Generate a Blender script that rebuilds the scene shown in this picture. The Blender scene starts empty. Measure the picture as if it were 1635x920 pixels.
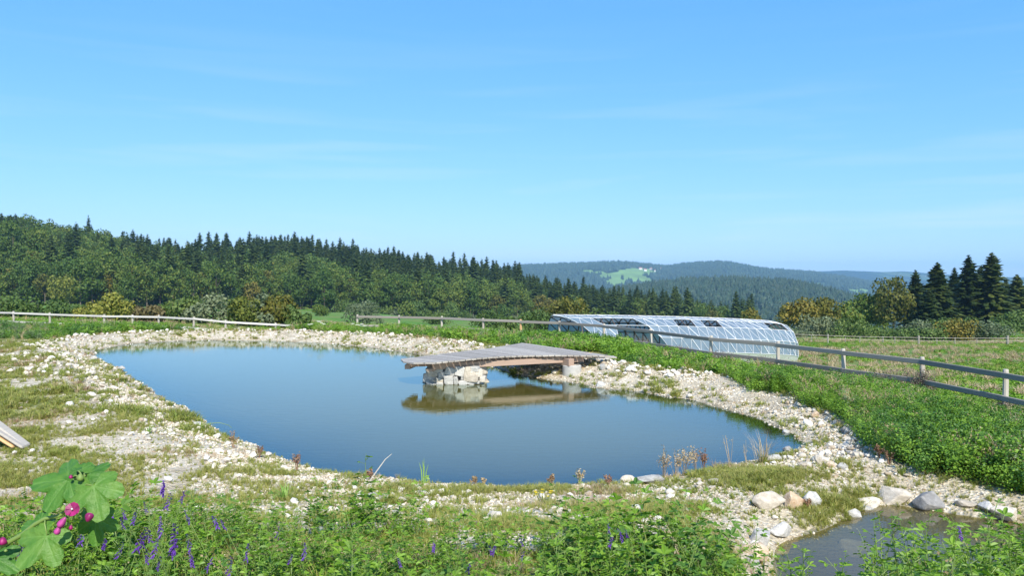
import bpy, bmesh, math, random
import numpy as np
from mathutils import Vector, Matrix, Euler
R_ = math.radians
SC = bpy.context.scene
COL = SC.collection
rng = np.random.default_rng(7)
random.seed(7)

# ------------------------------------------------------------------ camera, sky, sun, exposure
F = 1272.0; CX = 817.5; HY = 448.0; EYE = 3.0          # focal length in photo pixels, eye height over the pond
cam = bpy.data.cameras.new('camera'); camo = bpy.data.objects.new('camera', cam); COL.objects.link(camo)
cam.sensor_width = 36; cam.lens = 28.0; cam.shift_y = -0.00734
cam.clip_start = 0.05; cam.clip_end = 60000
camo.location = (0, 0, EYE); camo.rotation_euler = (R_(90), 0, 0)
SC.camera = camo
SUN_EL, SUN_AZ = 43.0, 16.0                            # behind the camera, a little to the right
W = bpy.data.worlds.new('World'); SC.world = W; W.use_nodes = True
wn = W.node_tree.nodes; wl = W.node_tree.links
bg = wn['Background']
sky = wn.new('ShaderNodeTexSky'); sky.sky_type = 'NISHITA'; sky.sun_disc = False
sky.sun_elevation = R_(SUN_EL); sky.sun_rotation = R_(180 - SUN_AZ)
sky.altitude = 600; sky.air_density = 1.0; sky.dust_density = 0.6; sky.ozone_density = 2.2
# a few thin cirrus streaks low over the horizon
tc = wn.new('ShaderNodeTexCoord'); mp = wn.new('ShaderNodeMapping'); mp.inputs['Scale'].default_value = (1.6, 1.6, 26)
nz = wn.new('ShaderNodeTexNoise'); nz.inputs['Scale'].default_value = 1.7; nz.inputs['Detail'].default_value = 5; nz.inputs['Distortion'].default_value = .5
rp = wn.new('ShaderNodeValToRGB'); rp.color_ramp.elements[0].position = .50; rp.color_ramp.elements[1].position = .80
sx = wn.new('ShaderNodeSeparateXYZ')
mr = wn.new('ShaderNodeMapRange'); mr.inputs['From Min'].default_value = .30; mr.inputs['From Max'].default_value = .05
mr.inputs['To Min'].default_value = 0.02; mr.inputs['To Max'].default_value = .36
mu = wn.new('ShaderNodeMath'); mu.operation = 'MULTIPLY'
mx = wn.new('ShaderNodeMixRGB'); mx.inputs['Color2'].default_value = (7.0, 7.9, 8.6, 1)
gm = wn.new('ShaderNodeMixRGB'); gm.blend_type = 'MULTIPLY'; gm.inputs['Fac'].default_value = 1; gm.inputs['Color2'].default_value = (.90, 1.0, 1.08, 1)
wl.new(tc.outputs['Generated'], mp.inputs['Vector']); wl.new(mp.outputs['Vector'], nz.inputs['Vector'])
wl.new(nz.outputs['Fac'], rp.inputs['Fac']); wl.new(tc.outputs['Generated'], sx.inputs[0]); wl.new(sx.outputs['Z'], mr.inputs['Value'])
wl.new(rp.outputs['Color'], mu.inputs[0]); wl.new(mr.outputs['Result'], mu.inputs[1]); wl.new(mu.outputs[0], mx.inputs['Fac'])
wl.new(sky.outputs['Color'], gm.inputs['Color1'])
# the camera's film curve: a softer, more saturated sky than the raw model gives
sp_ = wn.new('ShaderNodeSeparateColor'); cb_ = wn.new('ShaderNodeCombineColor'); wl.new(gm.outputs['Color'], sp_.inputs[0])
for i_, (k_, g_) in enumerate(((.93, .92), (2.22, .58), (5.0, .34))):
    pw = wn.new('ShaderNodeMath'); pw.operation = 'POWER'; pw.inputs[1].default_value = g_; wl.new(sp_.outputs[i_], pw.inputs[0])
    ml = wn.new('ShaderNodeMath'); ml.operation = 'MULTIPLY'; ml.inputs[1].default_value = k_; wl.new(pw.outputs[0], ml.inputs[0]); wl.new(ml.outputs[0], cb_.inputs[i_])
wl.new(cb_.outputs[0], mx.inputs['Color1'])
wl.new(mx.outputs['Color'], bg.inputs['Color'])
bg.inputs['Strength'].default_value = 0.078
sun = bpy.data.lights.new('sun', 'SUN'); suno = bpy.data.objects.new('sun', sun); COL.objects.link(suno)
sun.energy = 4.45; sun.angle = R_(.5); sun.color = (1.0, .94, .84)
suno.rotation_euler = (R_(90 - SUN_EL), 0, R_(SUN_AZ)); suno.location = (0, -20, 40)
vs = SC.view_settings; vs.view_transform = 'Standard'; vs.look = 'None'; vs.gamma = 1; vs.use_curve_mapping = False
vs.exposure = 0.72
SC.cycles.max_bounces = 6; SC.cycles.transparent_max_bounces = 8; SC.cycles.volume_bounces = 0
HAZE = 1.25e-4

# ------------------------------------------------------------------ helpers
def tag(o, label=None, cat=None, group=None, kind=None):
    if label: o['label'] = label
    if cat: o['category'] = cat
    if group: o['group'] = group
    if kind: o['kind'] = kind
    return o
def empty(name, loc=(0, 0, 0), rz=0.0):
    o = bpy.data.objects.new(name, None); COL.objects.link(o); o.location = loc; o.rotation_euler = (0, 0, rz)
    o.empty_display_size = .1
    return o
def mesh_np(name, V, Fc, mats=(), mi=None, smooth=False):
    """V (n,3) array; Fc list of index lists, or an (m,k) array"""
    me = bpy.data.meshes.new(name)
    V = np.asarray(V, dtype=np.float32)
    if isinstance(Fc, np.ndarray):
        m, k = Fc.shape
        me.vertices.add(len(V)); me.vertices.foreach_set('co', V.ravel())
        me.loops.add(m * k); me.loops.foreach_set('vertex_index', Fc.astype(np.int32).ravel())
        me.polygons.add(m); me.polygons.foreach_set('loop_start', np.arange(0, m * k, k, dtype=np.int32))
        me.polygons.foreach_set('loop_total', np.full(m, k, dtype=np.int32))
        me.update(calc_edges=True)
    else:
        me.from_pydata([tuple(map(float, v)) for v in V], [], [tuple(int(i) for i in f) for f in Fc])
    for m_ in mats: me.materials.append(m_)
    if mi is not None: me.polygons.foreach_set('material_index', np.asarray(mi, dtype=np.int32))
    if smooth: me.polygons.foreach_set('use_smooth', np.ones(len(me.polygons), dtype=bool))
    me.update()
    return me
def obj(name, me, parent=None, loc=None):
    o = bpy.data.objects.new(name, me); COL.objects.link(o)
    if parent: o.parent = parent
    if loc is not None: o.location = loc
    return o
def kids(o): return [c for c in list(o.children)]
def copy_tree(o, parent=None):
    c = o.copy(); COL.objects.link(c); c.parent = parent
    for ch in kids(o): copy_tree(ch, c)
    return c
def scr(x, y, z):
    y = max(y, .01); return CX + F * x / y, HY + F * (EYE - z) / y
def at(px, y): return (px - CX) / F * y
# numpy value noise
def _hash(ix, iy, s):
    h = (ix.astype(np.int64) * 374761393 + iy.astype(np.int64) * 668265263 + s * 974711) & 0xffffffff
    h = ((h ^ (h >> 13)) * 1274126177) & 0xffffffff
    return ((h ^ (h >> 16)) & 0xffff) / 65535.0
def vnoise(x, y, s=0):
    ix = np.floor(x); iy = np.floor(y); fx = x - ix; fy = y - iy
    fx = fx * fx * (3 - 2 * fx); fy = fy * fy * (3 - 2 * fy)
    a = _hash(ix, iy, s); b = _hash(ix + 1, iy, s); c = _hash(ix, iy + 1, s); d = _hash(ix + 1, iy + 1, s)
    return (a * (1 - fx) + b * fx) * (1 - fy) + (c * (1 - fx) + d * fx) * fy
def fbm(x, y, o=4, s=0):
    r = 0; a = .5; t = 0
    for k in range(o):
        r = r + a * vnoise(x * 2 ** k, y * 2 ** k, s + k); t += a; a *= .5
    return r / t
def sst(t): t = np.clip(t, 0, 1); return t * t * (3 - 2 * t)

# ------------------------------------------------------------------ node materials
def newmat(name):
    m = bpy.data.materials.new(name); m.use_nodes = True
    return m, m.node_tree.nodes, m.node_tree.links, m.node_tree.nodes['Principled BSDF']
def ramp(n, l, src, stops):
    r = n.new('ShaderNodeValToRGB'); e = r.color_ramp.elements
    while len(e) > 1: e.remove(e[0])
    e[0].position = stops[0][0]; e[0].color = (*stops[0][1], 1)
    for p, c in stops[1:]:
        k = e.new(p); k.color = (*c, 1)
    l.new(src, r.inputs['Fac']); return r.outputs['Color']
def noise(n, l, scale, detail=4, vec=None, rough=.55, dist=0):
    t = n.new('ShaderNodeTexNoise'); t.inputs['Scale'].default_value = scale; t.inputs['Detail'].default_value = detail
    t.inputs['Roughness'].default_value = rough; t.inputs['Distortion'].default_value = dist
    if vec is not None: l.new(vec, t.inputs['Vector'])
    return t.outputs['Fac']
def mathn(n, l, op, a, b=None):
    t = n.new('ShaderNodeMath'); t.operation = op
    for i, v in enumerate((a, b)):
        if v is None: continue
        if isinstance(v, (int, float)): t.inputs[i].default_value = v
        else: l.new(v, t.inputs[i])
    return t.outputs[0]
def bump(n, l, b, h, strength=.5, dist=.02):
    t = n.new('ShaderNodeBump'); t.inputs['Strength'].default_value = strength; t.inputs['Distance'].default_value = dist
    l.new(h, t.inputs['Height']); l.new(t.outputs['Normal'], b.inputs['Normal'])
def leafmat(name, stops, trans=.3, rough=.55, spec=.3, isl=.45, obr=.35, nzs=None):
    """foliage: colour from island / object randomness and noise over a ramp"""
    m, n, l, b = newmat(name)
    g = n.new('ShaderNodeNewGeometry'); oi = n.new('ShaderNodeObjectInfo')
    v = mathn(n, l, 'MULTIPLY', g.outputs['Random Per Island'], isl)
    v = mathn(n, l, 'ADD', v, mathn(n, l, 'MULTIPLY', oi.outputs['Random'], obr))
    if nzs:
        v = mathn(n, l, 'ADD', v, mathn(n, l, 'MULTIPLY', noise(n, l, nzs, 2, g.outputs['Position']), 1 - isl - obr))
    c = ramp(n, l, v, stops)
    l.new(c, b.inputs['Base Color']); b.inputs['Roughness'].default_value = rough
    b.inputs['Specular IOR Level'].default_value = spec
    if trans > 0:
        tr = n.new('ShaderNodeBsdfTranslucent'); mx = n.new('ShaderNodeMixShader'); mx.inputs[0].default_value = trans
        hs = n.new('ShaderNodeMixRGB'); hs.blend_type = 'MULTIPLY'; hs.inputs['Fac'].default_value = 1
        hs.inputs['Color2'].default_value = (1.25, 1.35, .5, 1); l.new(c, hs.inputs['Color1'])
        l.new(hs.outputs['Color'], tr.inputs['Color'])
        l.new(b.outputs[0], mx.inputs[1]); l.new(tr.outputs[0], mx.inputs[2])
        l.new(mx.outputs[0], n['Material Output'].inputs['Surface'])
    return m
def stonemat(name, stops, scale=9, rough=.85, b_=.5, obr=.55):
    m, n, l, b = newmat(name)
    tcn = n.new('ShaderNodeTexCoord'); oi = n.new('ShaderNodeObjectInfo')
    va = n.new('ShaderNodeVectorMath'); va.operation = 'ADD'; l.new(tcn.outputs['Object'], va.inputs[0])
    cb = n.new('ShaderNodeCombineXYZ'); l.new(mathn(n, l, 'MULTIPLY', oi.outputs['Random'], 37), cb.inputs[0]); l.new(cb.outputs[0], va.inputs[1])
    f = noise(n, l, scale, 6, va.outputs[0], .65)
    v = mathn(n, l, 'ADD', mathn(n, l, 'MULTIPLY', f, 1 - obr), mathn(n, l, 'MULTIPLY', oi.outputs['Random'], obr))
    l.new(ramp(n, l, v, stops), b.inputs['Base Color']); b.inputs['Roughness'].default_value = rough
    bump(n, l, b, noise(n, l, scale * 3, 6, va.outputs[0], .7), b_, .02)
    return m
def woodmat(name, c0, c1, axis=0, rough=.8, scale=3.0):
    m, n, l, b = newmat(name)
    tcn = n.new('ShaderNodeTexCoord'); mpn = n.new('ShaderNodeMapping'); s = [14, 14, 14]; s[axis] = .8
    mpn.inputs['Scale'].default_value = s; l.new(tcn.outputs['Object'], mpn.inputs['Vector'])
    oi = n.new('ShaderNodeObjectInfo')
    f = noise(n, l, scale, 6, mpn.outputs[0], .65)
    v = mathn(n, l, 'ADD', mathn(n, l, 'MULTIPLY', f, .7), mathn(n, l, 'MULTIPLY', oi.outputs['Random'], .35))
    l.new(ramp(n, l, v, [(.2, c0), (.8, c1)]), b.inputs['Base Color']); b.inputs['Roughness'].default_value = rough
    bump(n, l, b, f, .35, .01)
    return m
def flat(name, c, rough=.6, nz_=.12, scale=8):
    m, n, l, b = newmat(name)
    tcn = n.new('ShaderNodeTexCoord')
    d = tuple(max(0, x * (1 - nz_ * 2)) for x in c); u = tuple(min(1, x * (1 + nz_)) for x in c)
    l.new(ramp(n, l, noise(n, l, scale, 4, tcn.outputs['Object']), [(.3, d), (.7, u)]), b.inputs['Base Color'])
    b.inputs['Roughness'].default_value = rough
    return m

# ------------------------------------------------------------------ pond, pool and terrain as functions
def unp(px, py, z=0.0):
    y = F * (EYE - z) / (py - HY); return (at(px, y), y)
POND_PX = [(150,566),(163,558),(200,550.5),(250,546.5),(330,544.2),(430,545.2),(500,548),(560,552),(640,562),(700,572),(760,581),
  (800,589),(820,600),(852,603),(905,611),(955,620),(1020,627),(1115,643),(1198,665),(1253,690),(1276,710),(1262,722),(1222,734),(1180,742),
  (1120,755),(1040,766),(985,772),(900,778),(830,780),(760,777),(700,775),(640,769),(590,765),(530,756),(480,738),(420,716),
  (370,697),(335,680),(300,657),(268,636),(228,611),(205,600),(188,588),(166,576)]
POND = np.array([unp(*p) for p in POND_PX])
POOL_PX = [(1240,905),(1252,870),(1285,853),(1330,838),(1362,822),(1376,810),(1410,806),(1480,813),(1530,822),(1600,831),(1680,842),(1830,860),(1930,1000),(1900,1120),(1300,1130),(1236,1090),(1236,985)]
POOL_Z = .10
POOL = np.array([unp(*p, POOL_Z) for p in POOL_PX])
def smooth_poly(P, k=4):
    out = []; n = len(P)
    for i in range(n):
        a, b, c, d = P[i-1], P[i], P[(i+1) % n], P[(i+2) % n]
        for j in range(k):
            t = j / k
            out.append(.5 * (2*b + (c-a)*t + (2*a-5*b+4*c-d)*t*t + (3*b-a-3*c+d)*t**3))
    return np.array(out)
POND = smooth_poly(POND, 2); POOL = smooth_poly(POOL, 2)
def sdist(P, x, y):
    x = np.asarray(x, float); y = np.asarray(y, float); best = np.full(x.shape, 1e18); ins = np.zeros(x.shape, bool)
    n = len(P)
    for i in range(n):
        ax, ay = P[i]; bx, by = P[(i+1) % n]; dx, dy = bx-ax, by-ay
        t = np.clip(((x-ax)*dx + (y-ay)*dy) / (dx*dx + dy*dy), 0, 1)
        best = np.minimum(best, (x-ax-t*dx)**2 + (y-ay-t*dy)**2)
        c = ((ay > y) != (by > y)) & (x < (bx-ax)*(y-ay)/(by-ay+1e-12) + ax)
        ins ^= c
    d = np.sqrt(best); return np.where(ins, -d, d)
KP = [-700, 0, 150, 300, 450, 600, 770, 840, 900, 1000, 1100, 1180, 1260, 1400, 1635, 2400]
D0 = [260, 260, 265, 280, 295, 310, 330, 340, 340, 330, 320, 310, 100, 100, 100, 100]
Z0 = [-6, -6, -6, -7, -8.5, -10.5, -13.5, -15, -16, -17, -19, -21, -4.2, -4.2, -4.2, -4]
D1 = [420, 420, 430, 450, 470, 490, 520, 550, 580, 620, 660, 700, 165, 165, 165, 165]
SKY_ = [313, 325, 352, 386, 377, 403, 421, 430, 452, 468, 484, 501]
Z1 = [EYE + d * (HY - s) / F - 19.5 for d, s in zip(D1, SKY_)] + [-7.4, -7.4, -7.4, -7]
FP = [-400, 22, 166, 253, 309, 360, 440, 520, 637, 772, 894, 964, 1040, 1135, 1242, 1348, 1473, 1605, 1800, 2400]
FY = [55, 50, 47, 46, 44.5, 45, 46, 47.5, 46, 42.4, 39.8, 36.9, 33, 28.9, 26.2, 23.3, 20.9, 18, 15.5, 13]
FZ = [.2, .15, .05, .05, 0, -.2, -.45, -.35, 0, 0, 0, 0, 0, 0, 0, 0, 0, 0, 0, 0]
P60 = [-700, 0, 300, 500, 700, 900, 1200, 1635, 2400]
Z60 = [0, 0, -.6, -1.1, -1.7, -2.35, -2.45, -2.3, -2.2]
def h_land(x, y):
    y = np.asarray(y, float); x = np.asarray(x, float)
    px = CX + F * x / np.maximum(y, 6)
    yf = np.interp(px, FP, FY); zf = np.interp(px, FP, FZ)
    d0 = np.interp(px, KP, D0); z0 = np.interp(px, KP, Z0); d1 = np.interp(px, KP, D1); z1 = np.interp(px, KP, Z1); z60 = np.interp(px, P60, Z60)
    hp = .32 + 1.05 * sst((10.5 - y) / 6.5)
    def seg(ya, za, yb, zb): return za + (zb - za) * np.clip((y - ya) / (yb - ya), 0, 1)
    h = seg(yf - 2.5, hp, yf + .2, zf)
    h = np.where(y > yf + .2, seg(yf + .2, zf, np.maximum(60, yf + 8), z60), h)
    z44 = np.interp(px, [500, 850, 950, 1300, 1450, 2400], [-.5, -.9, -1.95, -2.0, -1.75, -1.7])
    h = np.where((y > yf + .2) & (px > 500), np.where(y < 44, seg(yf + .2, zf, np.maximum(44, yf + 4), z44), seg(44, np.where(yf > 40, zf + (z44 - zf) * np.clip((44 - yf) / 4, 0, 1), z44), 60, z60)), h)
    h = np.where(y > 60, seg(60, z60, d0, z0), h)
    h = np.where(y > d0, seg(d0, z0, d1, z1), h)
    h = np.where(y > d1, seg(d1, z1, d1 + 500, np.minimum(z1 - 50, -50)), h)
    zb = np.minimum(z1 - 50, -50)
    h = np.where(y > d1 + 500, seg(d1 + 500, zb, 2600, -140), h)
    return h
def height(x, y, detail=True):
    x = np.asarray(x, float); y = np.asarray(y, float)
    h = h_land(x, y)
    near = (y < 60)
    sd = np.where(near, 0, 50.0); ps = np.where(near, 0, 50.0)
    if near.any():
        sd[near] = sdist(POND, x[near], y[near]); ps[near] = sdist(POOL, x[near], y[near])
    sdn = sd + (fbm(x * .9, y * .9, 3, 5) - .5) * .5 * np.clip(y / 25, .25, 1)
    t = np.clip(sdn / 2.6, 0, 1)
    # low crest of dumped gravel round the water
    crest = .10 * np.exp(-((sdn - 1.9) / .7) ** 2) * np.clip((y - 10) / 5, 0, 1)
    h = np.where(sdn > 0, h * t * (2 - t) + crest, -1.5 * (1 - np.exp(sdn * .28)))
    inp = ps < 0
    t2 = np.clip(ps / 1.5, 0, 1)
    h = np.where(inp, POOL_Z - .45 * (1 - np.exp(ps * .9)), POOL_Z + (h - POOL_Z) * t2 * (2 - t2))
    if detail:
        am = np.clip(np.abs(y) / 60, .1, 3)
        h = h + (fbm(x * 1.1, y * 1.1, 4, 11) - .5) * .10 * np.where(near, 1, 0) + (fbm(x / 25, y / 25, 3, 3) - .5) * np.where(y > 60, np.clip((y - 60) / 60, 0, 1) * 3, 0)
    return h
def hz(x, y): return float(height(np.array([x]), np.array([y]))[0])
def ground(px, py, y0=2.0, y1=400.):
    """where the sight line through a photo pixel meets the ground"""
    ys = np.geomspace(y0, y1, 1500); xs = (px - CX) / F * ys; zr = EYE - (py - HY) / F * ys
    h = height(xs, ys); k = np.argmax(h >= zr)
    return Vector((xs[k], ys[k], h[k]))

# masks over the ground (world functions)
WB = [(-400,556),(0,547),(100,541),(200,531),(300,528),(430,525),(520,529),(600,534),(700,541),(785,551),(880,566),(975,583),(1060,592),(1143,603),(1200,622),
      (1270,636),(1330,655),(1370,680),(1405,722),(1440,752),(1530,786),(1635,803),(1800,830),(2400,880)]
def masks(x, y, h):
    px = CX + F * x / np.maximum(y, 1.0); py = HY + F * (EYE - h) / np.maximum(y, 1.0)
    wb = np.interp(px, [p[0] for p in WB], [p[1] for p in WB])
    yb = F * (EYE - .35) / (wb - HY)                       # distance of the weed border
    lush = sst((y - yb + (fbm(x * .7, y * .7, 3, 21) - .5) * 1.6) / .7)
    yf = np.interp(px, FP, FY)
    beyond = sst((y - yf) / 1.2)
    fore = sst((6.1 - y + (fbm(x * 1.1, y * 1.1, 3, 33) - .5) * 3.0 + np.clip((350 - px) / 500, -.4, .8)) / 1.0)
    return px, py, lush, beyond, fore

# ------------------------------------------------------------------ terrain mesh
def build_terrain():
    rows = list(np.arange(-12, 4, .5)) + list(np.arange(4, 7, .1))
    y = 7.0
    while y < 60: rows.append(y); y *= 1.0105
    while y < 7200: rows.append(y); y *= 1.032
    rows = np.array(rows); cols = np.concatenate([np.arange(-1400, -100, 50), np.arange(-100, 1740, 6.5), np.arange(1740, 3100, 50)])
    Wd = np.maximum(rows, 6.0)
    X = (cols[None, :] - CX) / F * Wd[:, None]; Y = np.repeat(rows[:, None], len(cols), 1)
    H = height(X, Y)
    nr, nc = X.shape
    V = np.stack([X, Y, H], -1).reshape(-1, 3)
    i = np.arange(nr - 1)[:, None] * nc + np.arange(nc - 1)[None, :]
    Fc = np.stack([i, i + 1, i + 1 + nc, i + nc], -1).reshape(-1, 4)
    me = mesh_np('ground', V, Fc, [M['ground']], smooth=True)
    px, py, lush, beyond, fore = masks(X, Y, H)
    sd = sdist(POND, X.ravel(), Y.ravel()).reshape(X.shape); ps = sdist(POOL, X.ravel(), Y.ravel()).reshape(X.shape)
    grav = 1 - np.maximum(lush, fore * .8)
    grass = np.maximum(lush, fore)
    # left flat: thin turf over gravel, bare ring near the water
    lf = sst((sd - 1.5 + (fbm(X * .7, Y * .7, 2, 62) - .5) * 2.2) / 1.4) * sst((300 - px) / 140) * sst((y_ := Y) / 9 - .9)
    patch = sst((fbm(X * .8, Y * 1.6, 4, 55) - .38) / .1)
    grass = np.clip(np.maximum(grass, lf * (.12 + .50 * patch)), 0, 1)
    wet = np.where(sd < 0, np.clip(1 + sd / .25, 0, 1), np.clip(1 - sd / .25, 0, 1)) * (Y < 60)
    under = ((sd < 0) | (ps < 0)).astype(float)
    for nm, a in (('grass', grass), ('beyond', beyond), ('wet', wet), ('under', under)):
        at_ = me.attributes.new(nm, 'FLOAT', 'POINT'); at_.data.foreach_set('value', np.ascontiguousarray(a.ravel(), dtype=np.float32))
    o = obj('ground', me); tag(o, kind='structure')
    return o

def ground_material():
    m, n, l, b = newmat('ground')
    g = n.new('ShaderNodeNewGeometry'); P = g.outputs['Position']
    def attr(nm):
        a = n.new('ShaderNodeAttribute'); a.attribute_name = nm; return a.outputs['Fac']
    vo = n.new('ShaderNodeTexVoronoi'); vo.inputs['Scale'].default_value = 22; l.new(P, vo.inputs['Vector'])
    peb = ramp(n, l, vo.outputs['Color'], [(.1, (.34, .28, .19)), (.45, (.50, .44, .33)), (.75, (.64, .58, .47)), (1, (.72, .68, .58))])
    dirt = ramp(n, l, noise(n, l, 1.1, 5, P), [(.35, (.32, .26, .17)), (.65, (.52, .46, .34))])
    mix1 = n.new('ShaderNodeMixRGB'); l.new(ramp(n, l, noise(n, l, 2.3, 6, P, .7), [(.42, (0, 0, 0)), (.6, (1, 1, 1))]), mix1.inputs['Fac'])
    l.new(peb, mix1.inputs['Color1']); l.new(dirt, mix1.inputs['Color2'])
    turf = ramp(n, l, noise(n, l, .9, 6, P, .7), [(.3, (.12, .16, .03)), (.5, (.21, .21, .07)), (.7, (.28, .23, .11))])
    gm_ = n.new('ShaderNodeMixRGB'); ga = mathn(n, l, 'ADD', attr('grass'), mathn(n, l, 'MULTIPLY', mathn(n, l, 'SUBTRACT', noise(n, l, 3.5, 6, P, .75), .5), 1.6))
    l.new(ramp(n, l, ga, [(.40, (0, 0, 0)), (.62, (1, 1, 1))]), gm_.inputs['Fac'])
    l.new(mix1.outputs['Color'], gm_.inputs['Color1']); l.new(turf, gm_.inputs['Color2'])
    mead = ramp(n, l, noise(n, l, .11, 7, P, .7), [(.3, (.06, .17, .018)), (.5, (.10, .20, .03)), (.62, (.17, .19, .06)), (.75, (.075, .19, .02))])
    bm = n.new('ShaderNodeMixRGB'); l.new(attr('beyond'), bm.inputs['Fac']); l.new(gm_.outputs['Color'], bm.inputs['Color1']); l.new(mead, bm.inputs['Color2'])
    un = n.new('ShaderNodeMixRGB'); l.new(attr('under'), un.inputs['Fac']); l.new(bm.outputs['Color'], un.inputs['Color1'])
    l.new(ramp(n, l, noise(n, l, 2.0, 4, P), [(.3, (.16, .15, .09)), (.7, (.27, .24, .16))]), un.inputs['Color2'])
    we = n.new('ShaderNodeMixRGB'); we.blend_type = 'MULTIPLY'; l.new(mathn(n, l, 'MULTIPLY', attr('wet'), .55), we.inputs['Fac'])
    l.new(un.outputs['Color'], we.inputs['Color1']); we.inputs['Color2'].default_value = (.5, .46, .34, 1)
    l.new(we.outputs['Color'], b.inputs['Base Color']); b.inputs['Roughness'].default_value = .95; b.inputs['Specular IOR Level'].default_value = .2
    hgt = mathn(n, l, 'ADD', vo.outputs['Distance'], noise(n, l, 8, 6, P, .7))
    bump(n, l, b, hgt, .8, .04)
    return m

def water_material(name, deep, opac, dk=2.6, ior=1.58, tint=(.80, .97, 1)):
    """clear skin over turbid water: the deeper, the less of the bed shows"""
    m, n, l, b = newmat(name)
    n.remove(b)
    out = n['Material Output']
    g = n.new('ShaderNodeNewGeometry'); P = g.outputs['Position']
    mpn = n.new('ShaderNodeMapping'); mpn.inputs['Scale'].default_value = (.8, 2.2, 1); l.new(P, mpn.inputs['Vector'])
    bp = n.new('ShaderNodeBump'); bp.inputs['Strength'].default_value = .09; bp.inputs['Distance'].default_value = .02
    l.new(noise(n, l, 3.2, 3, mpn.outputs[0]), bp.inputs['Height'])
    gl = n.new('ShaderNodeBsdfGlossy'); gl.inputs['Roughness'].default_value = .012; gl.inputs['Color'].default_value = (*tint, 1); l.new(bp.outputs[0], gl.inputs['Normal'])
    df = n.new('ShaderNodeBsdfDiffuse'); df.inputs['Color'].default_value = (*deep, 1)
    tr = n.new('ShaderNodeBsdfTransparent'); tr.inputs['Color'].default_value = (.72, .72, .52, 1)
    a = n.new('ShaderNodeAttribute'); a.attribute_name = 'depth'
    tm = mathn(n, l, 'SUBTRACT', 1.0, mathn(n, l, 'POWER', 2.718, mathn(n, l, 'MULTIPLY', a.outputs['Fac'], -dk)))
    tm = mathn(n, l, 'MULTIPLY', tm, opac)
    m1 = n.new('ShaderNodeMixShader'); l.new(tm, m1.inputs[0]); l.new(tr.outputs[0], m1.inputs[1]); l.new(df.outputs[0], m1.inputs[2])
    fr = n.new('ShaderNodeFresnel'); fr.inputs['IOR'].default_value = ior; l.new(bp.outputs[0], fr.inputs['Normal'])
    m2 = n.new('ShaderNodeMixShader'); l.new(fr.outputs[0], m2.inputs[0])
    l.new(m1.outputs[0], m2.inputs[1]); l.new(gl.outputs[0], m2.inputs[2])
    l.new(m2.outputs[0], out.inputs['Surface'])
    return m
def build_water(name, P, z, cell, mat):
    x0, y0 = P.min(0) - 1; x1, y1 = P.max(0) + 1
    xs = np.arange(x0, x1, cell); ys = np.arange(y0, y1, cell)
    X, Y = np.meshgrid(xs, ys); sd = sdist(P, X.ravel(), Y.ravel()).reshape(X.shape)
    keep = sd < .5
    q = keep[:-1, :-1] & keep[1:, :-1] & keep[:-1, 1:] & keep[1:, 1:]
    nc = len(xs); I, J = np.nonzero(q); b = I * nc + J
    Fc = np.stack([b, b + 1, b + 1 + nc, b + nc], -1)
    used = np.unique(Fc); mp_ = np.zeros(X.size, int); mp_[used] = np.arange(len(used))
    V = np.stack([X.ravel(), Y.ravel(), np.full(X.size, z)], -1)[used]
    me = mesh_np(name, V, mp_[Fc], [mat], smooth=True)
    dep = np.clip(z - height(V[:, 0], V[:, 1]), 0, 3)
    a = me.attributes.new('depth', 'FLOAT', 'POINT'); a.data.foreach_set('value', dep.astype(np.float32))
    o = obj(name, me); tag(o, kind='structure'); return o

# ------------------------------------------------------------------ materials
M = {}
M['ground'] = ground_material()
M['pond'] = water_material('pond_water', (.115, .098, .010), .95, dk=1.7, ior=1.72, tint=(.84, .96, .98))
M['pool'] = water_material('pool_water', (.115, .105, .085), .80, dk=4.5, ior=1.30, tint=(1, .95, .88))
M['pebble'] = stonemat('pebble', [(.15, (.34, .25, .15)), (.35, (.50, .42, .30)), (.6, (.64, .57, .44)), (.85, (.76, .71, .59))], 20, obr=.75)
M['cobble'] = stonemat('cobble', [(.12, (.34, .26, .17)), (.3, (.48, .43, .35)), (.55, (.62, .56, .46)), (.85, (.76, .72, .63))], 9, obr=.7)
M['boulder_grey'] = stonemat('boulder_grey', [(.25, (.20, .195, .18)), (.5, (.40, .39, .36)), (.74, (.60, .58, .53))], 5, b_=.8, obr=.2)
M['boulder_tan'] = stonemat('boulder_tan', [(.25, (.24, .20, .15)), (.5, (.45, .40, .32)), (.75, (.66, .61, .52))], 5, b_=.8, obr=.2)
M['boulder_dark'] = stonemat('boulder_dark', [(.25, (.13, .125, .12)), (.5, (.24, .235, .225)), (.75, (.42, .41, .38))], 5, b_=.8, obr=.2)
M['boulder_orange'] = stonemat('boulder_orange', [(.25, (.40, .26, .15)), (.5, (.56, .44, .31)), (.75, (.66, .60, .50))], 5, b_=.8, obr=.2)
M['deck'] = woodmat('deck_board', (.22, .195, .165), (.43, .395, .34), 1)
M['beam'] = woodmat('beam_wood', (.27, .18, .13), (.44, .32, .24), 0)
M['post'] = woodmat('post_wood', (.28, .25, .20), (.50, .46, .39), 2)
M['post_new'] = woodmat('post_wood_new', (.45, .27, .12), (.60, .40, .20), 2)
M['rail'] = woodmat('rail_wood', (.18, .16, .135), (.34, .31, .26), 0)
M['rail_sunlit'] = woodmat('rail_wood_sunlit', (.42, .40, .36), (.62, .60, .55), 0)  # rail wood again, paler: sunlight on the left fence put into the colour
M['concrete'] = stonemat('concrete', [(.2, (.33, .32, .29)), (.8, (.47, .455, .42))], 6, b_=.25, obr=.1)
M['bark'] = stonemat('bark', [(.2, (.07, .055, .04)), (.8, (.18, .15, .12))], 3, b_=.6, obr=.2)
M['bark_pale'] = stonemat('bark_pale', [(.2, (.20, .16, .12)), (.8, (.38, .32, .26))], 3, b_=.6, obr=.2)
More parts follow.
